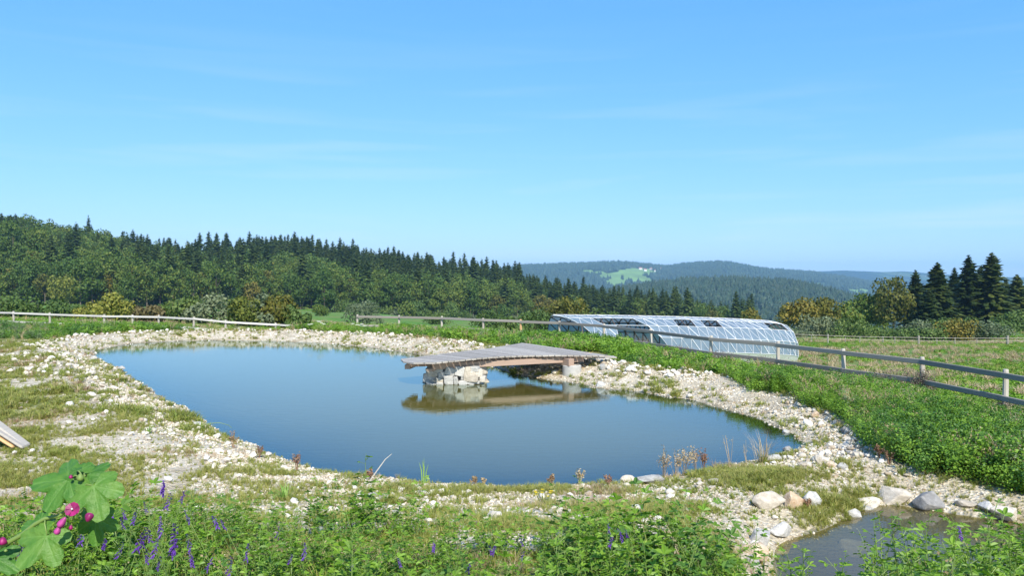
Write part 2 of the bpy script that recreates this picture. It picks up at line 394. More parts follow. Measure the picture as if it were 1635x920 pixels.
M['lush'] = leafmat('weed_leaf', [(.05, (.075, .15, .012)), (.35, (.135, .26, .022)), (.65, (.20, .34, .035)), (.95, (.30, .42, .08))], .30, nzs=.45)
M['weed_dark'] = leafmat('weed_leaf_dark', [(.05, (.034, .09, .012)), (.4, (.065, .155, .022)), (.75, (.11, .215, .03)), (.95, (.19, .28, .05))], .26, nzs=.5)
M['sprig'] = leafmat('sprig_leaf', [(.05, (.095, .19, .018)), (.5, (.18, .32, .030)), (.95, (.31, .45, .06))], .35, rough=.45)
M['stem'] = flat('green_stem', (.16, .24, .05), .6)
M['mallow'] = leafmat('mallow_leaf', [(.25, (.036, .12, .016)), (.5, (.065, .175, .022)), (.75, (.12, .23, .036))], .22, rough=.5, spec=.3, isl=.1, obr=.35, nzs=38)
_n, _l = M['mallow'].node_tree.nodes, M['mallow'].node_tree.links
_a = _n.new('ShaderNodeAttribute'); _a.attribute_name = 'vein'; _m = _n.new('ShaderNodeMixRGB'); _m.inputs['Color2'].default_value = (.16, .30, .07, 1)
_b = _n['Principled BSDF']; _src = _b.inputs['Base Color'].links[0].from_socket
_l.new(mathn(_n, _l, 'MULTIPLY', _a.outputs['Fac'], .55), _m.inputs['Fac']); _l.new(_src, _m.inputs['Color1']); _l.new(_m.outputs['Color'], _b.inputs['Base Color'])
_g = _n.new('ShaderNodeNewGeometry'); bump(_n, _l, _b, noise(_n, _l, 160, 3, _g.outputs['Position']), .5, .004)
M['magenta'] = flat('magenta_petal', (.26, .008, .10), .5, .3, 60)
M['pink'] = flat('pink_petal', (.40, .05, .22), .5, .3, 40)
M['purple'] = leafmat('purple_petal', [(.0, (.07, .02, .20)), (.5, (.15, .06, .36)), (1, (.32, .18, .52))], .2)
M['yellow'] = leafmat('yellow_petal', [(0, (.6, .45, .02)), (1, (.75, .6, .03))], .2)
M['whitef'] = leafmat('white_petal', [(0, (.7, .7, .65)), (1, (.8, .8, .78))], .2)
M['sage'] = leafmat('sage_leaf', [(0, (.10, .15, .06)), (.5, (.17, .23, .10)), (1, (.27, .33, .17))], .25)
M['grass'] = leafmat('grass_blade', [(.05, (.11, .19, .022)), (.35, (.20, .25, .04)), (.65, (.31, .30, .085)), (1, (.36, .28, .13))], .3, nzs=.6, isl=.35, obr=.25)
M['dry'] = leafmat('dry_stalk', [(0, (.26, .17, .10)), (.5, (.42, .32, .19)), (1, (.52, .44, .30))], .2, isl=.7)
M['redweed'] = leafmat('red_weed', [(0, (.20, .07, .05)), (.5, (.28, .16, .10)), (1, (.36, .28, .17))], .2, isl=.7)
M['reed'] = leafmat('reed_blade', [(0, (.14, .28, .05)), (1, (.28, .42, .10))], .3, isl=.7)
def tree_leaf(name, a, b_, c, **k): return leafmat(name, [(.1, a), (.5, b_), (.9, c)], .16, rough=.6, spec=.2, **k)
M['spruce'] = tree_leaf('spruce_needle', (.026, .050, .012), (.052, .086, .020), (.11, .15, .034), nzs=.12)
M['spruce_dark'] = tree_leaf('dark_needle', (.020, .038, .010), (.042, .068, .015), (.11, .13, .026), nzs=.5)
M['broad'] = tree_leaf('broad_leaf', (.028, .066, .012), (.072, .125, .020), (.165, .19, .032), nzs=.12)
M['broad_gold'] = tree_leaf('turning_leaf', (.055, .075, .014), (.12, .12, .020), (.22, .17, .028), nzs=.5)
M['shrub_green'] = tree_leaf('shrub_green', (.045, .085, .020), (.085, .14, .032), (.15, .19, .05), nzs=.6)
M['shrub_grey'] = tree_leaf('shrub_grey', (.07, .10, .05), (.12, .155, .08), (.20, .225, .12), nzs=.6)
M['shrub_yellow'] = tree_leaf('shrub_yellow', (.08, .11, .02), (.16, .18, .032), (.28, .26, .045), nzs=.6)
M['shrub_red'] = tree_leaf('shrub_red', (.075, .07, .03), (.13, .11, .045), (.19, .14, .06), nzs=.6)
M['twig'] = leafmat('twig', [(0, (.12, .09, .07)), (1, (.28, .22, .17))], 0, isl=.8)

# ------------------------------------------------------------------ scatter: instances on points, one object of stuff
def scatter(name, P, S, I, protos, label=None, cat=None, Rz=None, tilt=None, kind='stuff'):
    n_ = len(P)
    me = bpy.data.meshes.new(name); me.vertices.add(n_); me.vertices.foreach_set('co', np.asarray(P, np.float32).ravel())
    rot = np.zeros((n_, 3), np.float32); rot[:, 2] = rng.uniform(0, 6.283, n_) if Rz is None else Rz
    if tilt is not None: rot[:, 0] = rng.normal(0, tilt, n_); rot[:, 1] = rng.normal(0, tilt, n_)
    me.attributes.new('rot', 'FLOAT_VECTOR', 'POINT').data.foreach_set('vector', rot.ravel())
    S = np.asarray(S, np.float32)
    if S.ndim == 1: S = np.repeat(S[:, None], 3, 1)
    me.attributes.new('scl', 'FLOAT_VECTOR', 'POINT').data.foreach_set('vector', S.ravel())
    me.attributes.new('idx', 'INT', 'POINT').data.foreach_set('value', np.asarray(I, np.int32))
    o = obj(name, me)
    kit = bpy.data.collections.new(name + '_kit')
    for p in protos: kit.objects.link(p)
    ng = bpy.data.node_groups.new(name, 'GeometryNodeTree')
    ng.interface.new_socket('Geometry', in_out='INPUT', socket_type='NodeSocketGeometry')
    ng.interface.new_socket('Geometry', in_out='OUTPUT', socket_type='NodeSocketGeometry')
    N, L = ng.nodes, ng.links
    gi = N.new('NodeGroupInput'); go = N.new('NodeGroupOutput'); ip = N.new('GeometryNodeInstanceOnPoints')
    ci = N.new('GeometryNodeCollectionInfo'); ci.inputs['Collection'].default_value = kit
    ci.inputs['Separate Children'].default_value = True; ci.inputs['Reset Children'].default_value = True
    def na(nm, t):
        a = N.new('GeometryNodeInputNamedAttribute'); a.data_type = t; a.inputs['Name'].default_value = nm; return a.outputs['Attribute']
    L.new(gi.outputs[0], ip.inputs['Points']); L.new(ci.outputs[0], ip.inputs['Instance']); ip.inputs['Pick Instance'].default_value = True
    L.new(na('idx', 'INT'), ip.inputs['Instance Index']); L.new(na('rot', 'FLOAT_VECTOR'), ip.inputs['Rotation']); L.new(na('scl', 'FLOAT_VECTOR'), ip.inputs['Scale'])
    L.new(ip.outputs[0], go.inputs[0])
    md = o.modifiers.new('scatter', 'NODES'); md.node_group = ng
    return tag(o, label, cat, kind=kind)
def proto(name, me): return bpy.data.objects.new(name, me)

# ------------------------------------------------------------------ small geometry makers
def rock_mesh(name, seed, mats, n_=16, flat_=.7, bev=.12, sub=False):
    r = random.Random(seed); bm = bmesh.new()
    for k in range(n_):
        v = Vector((r.gauss(0, 1), r.gauss(0, 1), r.gauss(0, 1))).normalized()
        v = Vector((v.x, v.y, v.z * flat_)) * r.uniform(.82, 1.05) * .5
        bm.verts.new(v)
    bmesh.ops.convex_hull(bm, input=bm.verts)
    for v in [v for v in bm.verts if not v.link_faces]: bm.verts.remove(v)
    bmesh.ops.dissolve_limit(bm, angle_limit=.25, verts=bm.verts, edges=bm.edges)
    if bev:
        bmesh.ops.bevel(bm, geom=list(bm.edges), offset=bev * .5, segments=2 if sub else 1, profile=.6, affect='EDGES', clamp_overlap=True)
    bmesh.ops.triangulate(bm, faces=bm.faces)
    me = bpy.data.meshes.new(name); bm.to_mesh(me); bm.free()
    for m_ in mats: me.materials.append(m_)
    if sub: me.polygons.foreach_set('use_smooth', np.ones(len(me.polygons), bool))
    return me
def block_mesh(name, seed, mat):
    r = random.Random(seed); bm = bmesh.new(); bmesh.ops.create_cube(bm, size=1)
    for v in bm.verts: v.co = Vector([c * r.uniform(.72, 1.02) for c in v.co])
    bmesh.ops.bevel(bm, geom=list(bm.edges), offset=.15, segments=2, profile=.55, affect='EDGES', clamp_overlap=True)
    for v in bm.verts: v.co += Vector([r.uniform(-.022, .022) for _ in range(3)])
    me = bpy.data.meshes.new(name); bm.to_mesh(me); bm.free(); me.materials.append(mat); return me
def pebble_mesh(name, seed, mat):
    r = random.Random(seed); bm = bmesh.new(); bmesh.ops.create_icosphere(bm, subdivisions=1, radius=.5)
    s = (r.uniform(.8, 1.15), r.uniform(.7, 1), r.uniform(.5, .75))
    for v in bm.verts:
        v.co = Vector((v.co.x * s[0], v.co.y * s[1], v.co.z * s[2])) * r.uniform(.82, 1.12)
    me = bpy.data.meshes.new(name); bm.to_mesh(me); bm.free(); me.materials.append(mat)
    if seed % 2: me.polygons.foreach_set('use_smooth', np.ones(len(me.polygons), bool))
    return me
def box_mesh(name, sx_, sy_, sz_, mat, bev=.006, jit=0, seed=0):
    bm = bmesh.new(); bmesh.ops.create_cube(bm, size=1)
    r = random.Random(seed)
    for v in bm.verts: v.co = Vector((v.co.x * sx_, v.co.y * sy_, v.co.z * sz_)) + Vector((r.uniform(-jit, jit), r.uniform(-jit, jit), r.uniform(-jit, jit)))
    if bev: bmesh.ops.bevel(bm, geom=list(bm.edges), offset=bev, segments=1, affect='EDGES')
    me = bpy.data.meshes.new(name); bm.to_mesh(me); bm.free(); me.materials.append(mat); return me
def beam_between(name, a, b, w, h, mat, parent=None, ext=0, bev=.006):
    """square timber along a-b: local x along the length"""
    a, b = Vector(a), Vector(b); d = b - a; L_ = d.length + 2 * ext
    me = box_mesh(name, L_, w, h, mat, bev)
    o = obj(name, me, parent); x = d.normalized(); y = Vector((0, 0, 1)).cross(x).normalized(); z = x.cross(y)
    mt = Matrix((x, y, z)).transposed().to_4x4(); mt.translation = (a + b) / 2
    if parent: mt = Matrix.Translation(-Vector(parent.location)) @ mt
    o.matrix_local = mt; return o
class Geo:
    """collects verts/faces"""
    def __init__(s): s.v = []; s.f = []; s.m = []
    def quad(s, c, u, v, m=0):
        i = len(s.v); s.v += [c - u - v, c + u - v, c + u + v, c - u + v]; s.f.append((i, i+1, i+2, i+3)); s.m.append(m)
    def face(s, pts, m=0):
        i = len(s.v); s.v += list(pts); s.f.append(tuple(range(i, i + len(pts)))); s.m.append(m)
    def tube(s, pts, rads, k=5, m=0, cap=True):
        base = len(s.v); n_ = len(pts)
        for j, (p, r) in enumerate(zip(pts, rads)):
            d = (pts[min(j+1, n_-1)] - pts[max(j-1, 0)]); d = d.normalized() if d.length > 1e-9 else Vector((0, 0, 1))
            a = d.cross(Vector((.13, .97, .2))).normalized(); b = d.cross(a)
            for q in range(k):
                t = 2 * math.pi * q / k; s.v.append(p + (a * math.cos(t) + b * math.sin(t)) * r)
        for j in range(n_-1):
            for q in range(k):
                s.f.append((base + j*k + q, base + j*k + (q+1) % k, base + (j+1)*k + (q+1) % k, base + (j+1)*k + q)); s.m.append(m)
        if cap: s.f.append(tuple(base + (n_-1)*k + q for q in range(k))); s.m.append(m); s.f.append(tuple(base + q for q in reversed(range(k)))); s.m.append(m)
    def mesh(s, name, mats, smooth=False):
        me = bpy.data.meshes.new(name); me.from_pydata([tuple(v) for v in s.v], [], s.f)
        for m_ in mats: me.materials.append(m_)
        me.polygons.foreach_set('material_index', s.m)
        if smooth: me.polygons.foreach_set('use_smooth', [True] * len(s.f))
        me.update(); return me
def cards(C, Nrm, size, asp, r, jit=.6):
    """quads centred at C facing Nrm with a scatter of orientation -> V, F arrays"""
    n_ = len(C)
    N_ = Nrm + r.normal(0, jit, (n_, 3)); N_ /= np.linalg.norm(N_, axis=1, keepdims=True) + 1e-9
    A = r.normal(0, 1, (n_, 3)); U = np.cross(N_, A); U /= np.linalg.norm(U, axis=1, keepdims=True) + 1e-9
    Vv = np.cross(N_, U); sz = (size * r.uniform(.6, 1.3, n_))[:, None] * .5
    U = U * sz; Vv = Vv * sz * asp
    P = np.stack([C - U - Vv * .6, C + U * .3 - Vv, C + U + Vv * .4, C - U * .2 + Vv], 1).reshape(-1, 3)
    Fq = np.arange(n_ * 4).reshape(n_, 4)
    return P, Fq
def broad_crown(seed, H, Rr, nleaf, ls, base=.18, nclump=22, wob=1.0):
    r = np.random.default_rng(seed)
    cz = H * (base + 1) / 2; hz_ = H * (1 - base) / 2
    d = r.normal(0, 1, (nclump, 3)); d /= np.linalg.norm(d, axis=1, keepdims=True)
    rad = r.uniform(.35, .80, nclump)
    cc = d * rad[:, None] * np.array([Rr, Rr, hz_ * .95]); cc[:, 2] += cz
    cc[:, :2] *= np.clip(1.12 - .45 * np.clip((cc[:, 2:3] - cz) / hz_, 0, 1), .5, 1.1)
    cr = Rr * r.uniform(.26, .46, nclump) * wob
    w = cr ** 2; k = r.choice(nclump, nleaf, p=w / w.sum())
    e = r.normal(0, 1, (nleaf, 3)); e[:, 2] += .25; e /= np.linalg.norm(e, axis=1, keepdims=True)
    C = cc[k] + e * (cr[k] * r.uniform(.72, 1.12, nleaf))[:, None] * np.array([1, 1, .85])
    return cards(C, e, ls, .8, r, .5)
def conifer_crown(seed, H, Rr, whorls, per, ls, base=.08, seg=4, droop=.25):
    """boughs set in a loose spiral, each a drooping fan of needle sprays"""
    r = np.random.default_rng(seed); P = []; Fq = []; off = 0; nb = int(whorls * per * .72)
    for b_ in range(nb):
        t = min(.995, max(0, ((b_ + r.uniform(-2, 2)) / nb))) ** .92; z = H * (base + (1 - base) * t)
        L_ = (Rr * (1 - t) ** .78 * r.uniform(.62, 1.22) + H * .012) * (1 if t > .12 else .75 + 2 * t)
        a = b_ * 2.399 + r.uniform(-.4, .4); dx, dy = math.cos(a), math.sin(a); lift = .35 * t + r.uniform(-.05, .08)
        sgn = max(2, int(seg * (1.1 - .6 * t)))
        for s_ in range(sgn):
            q = (s_ + .55) / sgn; wv = min(ls * 1.5, L_ * .55) * (1.45 - 1.0 * q) * r.uniform(.8, 1.25)
            zz = z + L_ * (lift * q - droop * q * q * 1.3)
            c = np.array([dx * L_ * q, dy * L_ * q, zz]); h_ = L_ / sgn * .85
            u = np.array([dx, dy, lift - droop * q * 2.0]) * h_; v = np.array([-dy, dx, r.uniform(-.3, .3)]) * wv
            dn = np.array([0, 0, -wv * r.uniform(.5, 1.0)])
            P += [c - u * .8 - v * .7, c + u * 1.15, c - u * .8 + v * .7, c - u * .2 + dn, c - v * 1.0 - u * .1 + dn * .3, c + v * 1.0 - u * .1 + dn * .3]
            Fq += [[off, off + 1, off + 2], [off, off + 3, off + 1], [off, off + 4, off + 1], [off + 2, off + 1, off + 5]]; off += 6
    P = np.array(P) + r.normal(0, ls * .07, (len(P), 3))
    return P, np.array(Fq)
def trunk_geo(H, r0, lean=0, forks=0, seed=0, k=6):
    g = Geo(); r = random.Random(seed)
    pts = [Vector((lean * t * H + r.uniform(-.02, .02) * H * t, r.uniform(-.02, .02) * H * t, t * H)) for t in (0, .15, .4, .7, 1)]
    g.tube(pts, [r0 * 1.35, r0, r0 * .75, r0 * .42, r0 * .08], k)
    for q in range(forks):
        t = r.uniform(.25, .6); a = r.uniform(0, 6.28); p = Vector((0, 0, t * H)); L_ = H * r.uniform(.25, .4)
        e = p + Vector((math.cos(a) * L_ * .7, math.sin(a) * L_ * .7, L_ * .8))
        g.tube([p, (p + e) / 2 + Vector((0, 0, .05 * H)), e], [r0 * .45, r0 * .3, r0 * .08], 4)
    return g
def combine(parts, name, mats):
    """parts: list of (V, F(list or array), material index)"""
    V = []; Fl = []; mi = []; off = 0
    for v, f, m_ in parts:
        v = np.asarray([tuple(a) for a in v], dtype=float) if not isinstance(v, np.ndarray) else v
        V.append(v)
        for q in (f.tolist() if isinstance(f, np.ndarray) else f): Fl.append([i + off for i in q]); mi.append(m_)
        off += len(v)
    return mesh_np(name, np.concatenate(V), Fl, mats, mi)

# ================================================================== BUILD
build_terrain()
build_water('pond_water', POND, 0.0, .25, M['pond'])
build_water('pool_water', POOL, POOL_Z, .2, M['pool'])
# ------------------------------------------------------------------ far hills
def hill_mesh(name, prof, D, front, back, zf, mat, label=None, noise_a=20, seed=0, n_=220, cover=None):
    pxs = np.linspace(prof[0][0], prof[-1][0], n_)
    top = np.interp(pxs, [p[0] for p in prof], [p[1] for p in prof]); zt = EYE + D * (HY - top) / F
    ts = np.linspace(0, 1, 40); V = []
    for t in ts:
        y = (D - front) + (front + back) * t
        u = np.clip((y - (D - front)) / front, 0, 1) if y <= D else np.clip(1 - (y - D) / back, 0, 1)
        x = (pxs - CX) / F * D * (1 if y > D else (.5 + .5 * y / D))
        s_ = u * u * (3 - 2 * u) if y > D else 1 - (1 - u) ** 1.5
        nn = (fbm(x / (front * .22) + seed, np.full(n_, y) / (front * .30), 4, seed) - .5) * noise_a * (1 - abs(2 * u - 1) ** 2 * .8 if y < D else .3)
        V.append(np.stack([x, np.full(n_, y), zf + (zt - zf) * s_ + nn], -1))
    V = np.array(V); i = np.arange(39)[:, None] * n_ + np.arange(n_ - 1)[None, :]
    Fc = np.stack([i, i + 1, i + 1 + n_, i + n_], -1).reshape(-1, 4)
    o = obj(name, mesh_np(name, V.reshape(-1, 3), Fc, [mat], smooth=True)); tag(o, kind='structure')
    return o, V
def hill_mat(name, sc, fields=.62, dark=(.018, .040, .018), paler=(.035, .07, .028)):
    m, n, l, b = newmat(name); g = n.new('ShaderNodeNewGeometry'); P = g.outputs['Position']
    mpn = n.new('ShaderNodeMapping'); mpn.inputs['Scale'].default_value = (1, .35, 1); l.new(P, mpn.inputs[0])
    fo = ramp(n, l, noise(n, l, sc * 9, 6, P, .7), [(.35, dark), (.65, paler)])  # forest tone varies by noise between a dark and a paler green
    fi = ramp(n, l, noise(n, l, sc * 3, 3, P), [(.35, (.10, .19, .04)), (.55, (.16, .24, .06)), (.7, (.26, .25, .12))])
    mk = ramp(n, l, noise(n, l, sc, 4, mpn.outputs[0], .55), [(fields, (0, 0, 0)), (fields + .02, (1, 1, 1))])
    mxn = n.new('ShaderNodeMixRGB'); l.new(mk, mxn.inputs['Fac']); l.new(fo, mxn.inputs['Color1']); l.new(fi, mxn.inputs['Color2'])
    l.new(mxn.outputs['Color'], b.inputs['Base Color']); b.inputs['Roughness'].default_value = 1; b.inputs['Specular IOR Level'].default_value = 0
    bump(n, l, b, noise(n, l, sc * 12, 6, P, .7), 1, .3 / sc)
    return m
MH = hill_mat('hill_forest', .0022, .66); MH2 = hill_mat('far_hill', .0011, .50); MH3 = hill_mat('mid_hill', .004, .9)
hill_mesh('far_hills', [(1180, 448), (1260, 438), (1300, 434), (1345, 432), (1400, 434), (1440, 433), (1500, 438), (1560, 440), (1620, 443), (1700, 441), (1900, 436)], 6300, 1500, 700, -140, MH2, seed=4, noise_a=40)
hill_mesh('plain', [(1250, 458), (1330, 452), (1420, 449), (1520, 447), (1700, 446), (1900, 444)], 5300, 2000, 500, -140, MH2, seed=14, noise_a=30)
h_main, VM = hill_mesh('wooded_hill', [(500, 448), (700, 440), (800, 431), (850, 424), (900, 423.5), (950, 422), (990, 420.5), (1020, 424), (1060, 428), (1100, 424), (1135, 421), (1160, 422.5), (1200, 429), (1250, 434),
     (1300, 438), (1350, 446), (1400, 455), (1450, 466), (1520, 480)], 4000, 1500, 900, -135, MH, seed=9, noise_a=55)
h_mid, VD = hill_mesh('near_wooded_hill', [(820, 500), (900, 480), (980, 470), (1030, 461), (1075, 455), (1110, 452), (1170, 451), (1230, 453), (1280, 459), (1310, 467), (1350, 480), (1400, 495), (1440, 510)], 1500, 620, 400, -95, MH3, seed=2, noise_a=18)
def crop_field(pts, D, name, c, dz=4):
    """a mown field lying open on a wooded hill, as its own sheet over the hill's slope"""
    m = flat(name + '_grass', c, .95, .18, .02)
    return pts
def on_grid(V, a, b):
    """point on a hill grid by fractions"""
    r = a * (V.shape[0] - 1); c = b * (V.shape[1] - 1); i, j = int(r), int(c); i = min(i, V.shape[0]-2); j = min(j, V.shape[1]-2); f, g = r-i, c-j
    return V[i, j]*(1-f)*(1-g) + V[i+1, j]*f*(1-g) + V[i, j+1]*(1-f)*g + V[i+1, j+1]*f*g
FIELDS = {'main': [(930, 965, 431, 437), (955, 1020, 434, 446), (985, 1050, 429, 440), (1010, 1040, 441, 452), (965, 1000, 445, 458), (1345, 1395, 462, 470), (1280, 1320, 452, 458)], 'mid': [(1148, 1205, 478, 483)]}
def infield(which, x, y, z):
    px = CX + F * x / y; py = HY + F * (EYE - z) / y
    r = np.zeros(np.shape(x), bool); q = (fbm(px / 9, py / 5, 2, 3) - .5) * 10
    for (a, b, c, d) in FIELDS[which]:
        r |= (((px - (a + b) / 2) / ((b - a) / 2)) ** 2 + ((py - (c + d) / 2 + q * .5) / ((d - c) / 2)) ** 2) < 1
    return r
MF = flat('field_grass', (.15, .26, .05), .95, .2, .01)
for o_, V_, w_ in ((h_main, VM, 'main'), (h_mid, VD, 'mid')):
    me = o_.data; me.materials.append(MF)
    c = np.empty(len(me.polygons) * 3); me.polygons.foreach_get('center', c); c = c.reshape(-1, 3)
    mi = np.zeros(len(c), int); f_ = infield(w_, c[:, 0], c[:, 1], c[:, 2]); mi[f_ & (c[:, 1] < (4000 if w_ == 'main' else 1500))] = 1
    me.polygons.foreach_set('material_index', mi.astype(np.int32))

# ------------------------------------------------------------------ tree prototypes
def far_spruce(seed, H, Rr, base=.10):
    P, T = conifer_crown(seed, H, Rr, int(24 * (1.1 - base)), 8, .55, base=base, seg=3, droop=.30)
    t = trunk_geo(H * .97, .16, seed=seed, k=4)
    return combine([(P, T, 0), (t.v, t.f, 1)], 'spruce_tree', [M['spruce'], M['bark_pale']])
def far_broad(seed, H, Rr, mat, n_=1300, ls=.58):
    P, Q = broad_crown(seed, H, Rr, n_, ls, base=.0, nclump=24)
    t = trunk_geo(H * .7, .17, forks=3, seed=seed, k=4)
    return combine([(P, Q, 0), (t.v, t.f, 1)], 'broadleaf_tree', [mat, M['bark']])
SP = [far_spruce(100 + i, 1 * h_, r_, b_) for i, (h_, r_, b_) in enumerate([(19, 4.2, .1), (17, 3.9, .1), (20, 4.3, .08), (17, 4.4, .12), (18, 3.4, .1), (20, 3.3, .42), (16, 4.6, .15), (21, 3.5, .3)])]
BR = [far_broad(200 + i, h_, r_, M['broad']) for i, (h_, r_) in enumerate([(15, 4.1), (13, 3.6), (16, 4.6), (14, 3.9)])]
BG = [far_broad(220 + i, h_, r_, M['broad_gold']) for i, (h_, r_) in enumerate([(13, 3.7), (11, 3.4)])]
MCON = leafmat('distant_needle', [(0, (.016, .036, .018)), (1, (.04, .072, .028))], 0, isl=.3, obr=.6)
def tiny_tree(i, H, Rr, cone):
    g = Geo(); r = random.Random(i)
    k = 6; rings = [(0, .8), (.35, 1), (.36, .75), (.68, .55), (.69, .4), (1, .02)] if cone else [(0, .5), (.2, .95), (.55, 1), (.85, .6), (1, .1)]
    base = 0
    for j, (t, rr) in enumerate(rings):
        for q in range(k):
            a = 6.283 * q / k + j * .4; w = Rr * rr * r.uniform(.75, 1.2); g.v.append(Vector((math.cos(a) * w, math.sin(a) * w, H * (t + r.uniform(-.03, .03)))))
    for j in range(len(rings) - 1):
        for q in range(k): g.f.append((j*k+q, j*k+(q+1) % k, (j+1)*k+(q+1) % k, (j+1)*k+q)); g.m.append(0)
    return proto('distant_tree', g.mesh('distant_tree', [MCON]))
TT = [tiny_tree(1, 16, 3.4, True), tiny_tree(2, 13, 3.0, True), tiny_tree(3, 12, 5, False), tiny_tree(4, 10, 4.2, False)]
def hill_forest(name, V, which, D, count, label, s):
    a = rng.uniform(.02, .68 if which == 'main' else .68, count); b = rng.uniform(0, 1, count)
    P = np.array([on_grid(V, i, j) for i, j in zip(a, b)])
    keep = ~infield(which, P[:, 0], P[:, 1], P[:, 2]) & (fbm(P[:, 0] / (D * .02), P[:, 1] / (D * .05), 3, 77) < .70)
    P = P[keep]; P[:, 2] -= 1
    scatter(name, P, rng.uniform(.7, 1.2, len(P)) * s, rng.choice(4, len(P), p=[.4, .3, .2, .1]), TT, label, 'forest')
hill_forest('hillside_forest', VM, 'main', 4000, 30000, 'dark blue-green forest covering the long hill on the skyline', 1.25)
hill_forest('valley_forest', VD, 'mid', 1500, 15000, 'forest on the lower rounded hill in front of the long skyline hill', .95)

# ------------------------------------------------------------------ wood on the near hillside
def forest():
    pts = []
    y = 240.0; r = np.random.default_rng(12)
    while y < 800:
        step = 5.1
        x = (-170 - CX) / F * y
        while x < at(1215, y):
            xx = x + r.uniform(-1.8, 1.8); yy = y + r.uniform(-2, 2)
            px = CX + F * xx / yy; d0 = np.interp(px, KP, D0) + (fbm(np.array([px / 40]), np.array([0.]), 2, 4)[0] - .5) * 25; d1 = np.interp(px, KP, D1)
            lim = 12 if px > 840 else 8
            if px > 1190: d0 = 300
            if d0 < yy < d1 + lim and px < 1200: pts.append((xx, yy, px, d0, d1))
            x += step
        y += step
    P = np.array(pts); z = height(P[:, 0], P[:, 1]); n_ = len(P)
    kindn = fbm(P[:, 0] / 22, P[:, 1] / 22, 3, 91); u = r.uniform(0, 1, n_)
    rel = (P[:, 1] - P[:, 3]) / (P[:, 4] - P[:, 3])
    # broadleaves in front and on the left, spruces up to the crest
    pspr = np.clip((rel - .30) * 1.3 + (P[:, 2] - 200) / 1500 + (kindn - .5) * 3.2, .04, .74); pspr = np.where(P[:, 2] < 190, np.where(P[:, 1] < 330, .05, np.clip(.05 + (kindn - .6) * 2, .0, .3)), pspr)
    pspr = np.where(P[:, 2] > 830, np.clip(.35 + (kindn - .5) * 2 - (1 - rel) * .2, .05, .7), pspr)
    spr = u < pspr
    gold = (~spr) & (r.uniform(0, 1, n_) < np.where(kindn > .52, .28, .10) * np.where(P[:, 2] > 830, 1.6, 1))
    # what can be seen: mostly the front rows and the crest; those become individuals
    order = np.argsort(P[:, 1])
    cnt = {'s': 0, 'b': 0}; rest = {'s': [], 'b': []}
    lab = {'s': 'dark spruce standing in the dense wood on the hillside left of the valley', 'b': 'green broadleaf tree in the dense wood on the hillside left of the valley', 'g': 'broadleaf tree turning gold in the dense wood on the hillside'}
    grp = {'s': 'spruces in the hillside wood', 'b': 'broadleaf trees in the hillside wood', 'g': 'golden trees in the hillside wood'}
    for k in order:
        t = 's' if spr[k] else 'b'
        # anything at the back whose top stays below the front rows is not counted among individuals
        meshes = SP if spr[k] else (BG if gold[k] else BR); vi = r.integers(0, len(meshes)); s = r.uniform(.80, 1.18) * (1.08 if spr[k] else 1.12)
        if P[k, 2] > 830: s *= .85
        rz = r.uniform(0, 6.283)
        if cnt[t] < 296:
            o = obj(meshes[vi].name.split('.')[0], meshes[vi]); o.location = (P[k, 0], P[k, 1], z[k] - .4); o.scale = (s, s, s); o.rotation_euler = (0, 0, rz)
            q = 'g' if gold[k] else t; wn_ = {'s': 'dark spruce', 'b': 'green broadleaf tree', 'g': 'golden broadleaf tree'}[q]
            a_ = 'at the far left' if P[k, 2] < 110 else ('above the yellow shrub' if P[k, 2] < 240 else ('above the left fence end' if P[k, 2] < 440 else ('above the meadow strip' if P[k, 2] < 600 else ('left of the jetty' if P[k, 2] < 700 else ('above the jetty' if P[k, 2] < 860 else 'behind the greenhouse')))))
            b_ = 'at the foot of the wood ' if rel[k] < .10 else ('low in the wood ' if rel[k] < .3 else ('halfway up the wood ' if rel[k] < .6 else 'near the crest of the wood '))
            tag(o, wn_ + ' standing ' + b_ + a_, 'tree', wn_ + 's ' + b_ + a_); cnt[t] += 1
        else: rest[t].append((P[k, 0], P[k, 1], z[k] - .4, s, vi + (len(SP) if False else 0), rz, gold[k]))
    for t, nm, ms, lb in (('s', 'spruce_wood', SP, 'spruces massed along the crest of the wooded hillside'), ('b', 'broadleaf_wood', BR + BG, 'broadleaf trees massed farther back on the wooded hillside')):
        a = np.array([[q[0], q[1], q[2], q[3], q[4] + (len(BR) if (t == 'b' and q[6]) else 0), q[5]] for q in rest[t]])
        if len(a): scatter(nm, a[:, :3], a[:, 3], a[:, 4].astype(int), [proto(m_.name, m_) for m_ in ms], lb, 'wood', Rz=a[:, 5])
    print('forest', n_, cnt, {k: len(v) for k, v in rest.items()})
forest()

def tree_thing(name, label, px, d, top_px, mats, kind, Rr, seed, cat='tree', group=None, base_drop=0.3, ls=.34, n_=2600, wh=34, per=9, base=.06, lean=0, zb=None):
    x = at(px, d); z = hz(x, d) - base_drop if zb is None else zb
    H = EYE + d * (HY - top_px) / F - z
    t = empty(name, (x, d, z), random.uniform(0, 6)); tag(t, label, cat, group)
    if kind == 'c': P, T = conifer_crown(seed, H, Rr, wh, per, ls, base=base, seg=5, droop=.22)
    else:
        P, T = broad_crown(seed, H, Rr, n_, ls, base=base, nclump=34 if kind == 'b' else 20, wob=.9)
        P[:, 2] *= H / np.percentile(P[:, 2], 99.7)
    obj('crown', mesh_np('crown', P, T, [mats]), t)
    g = trunk_geo(H * (.97 if kind == 'c' else .75), .018 * H + .03, lean, 0 if kind == 'c' else 5, seed)
    obj('trunk', g.mesh('trunk', [M['bark_pale'] if kind == 'c' else M['bark']], True), t)
    return t
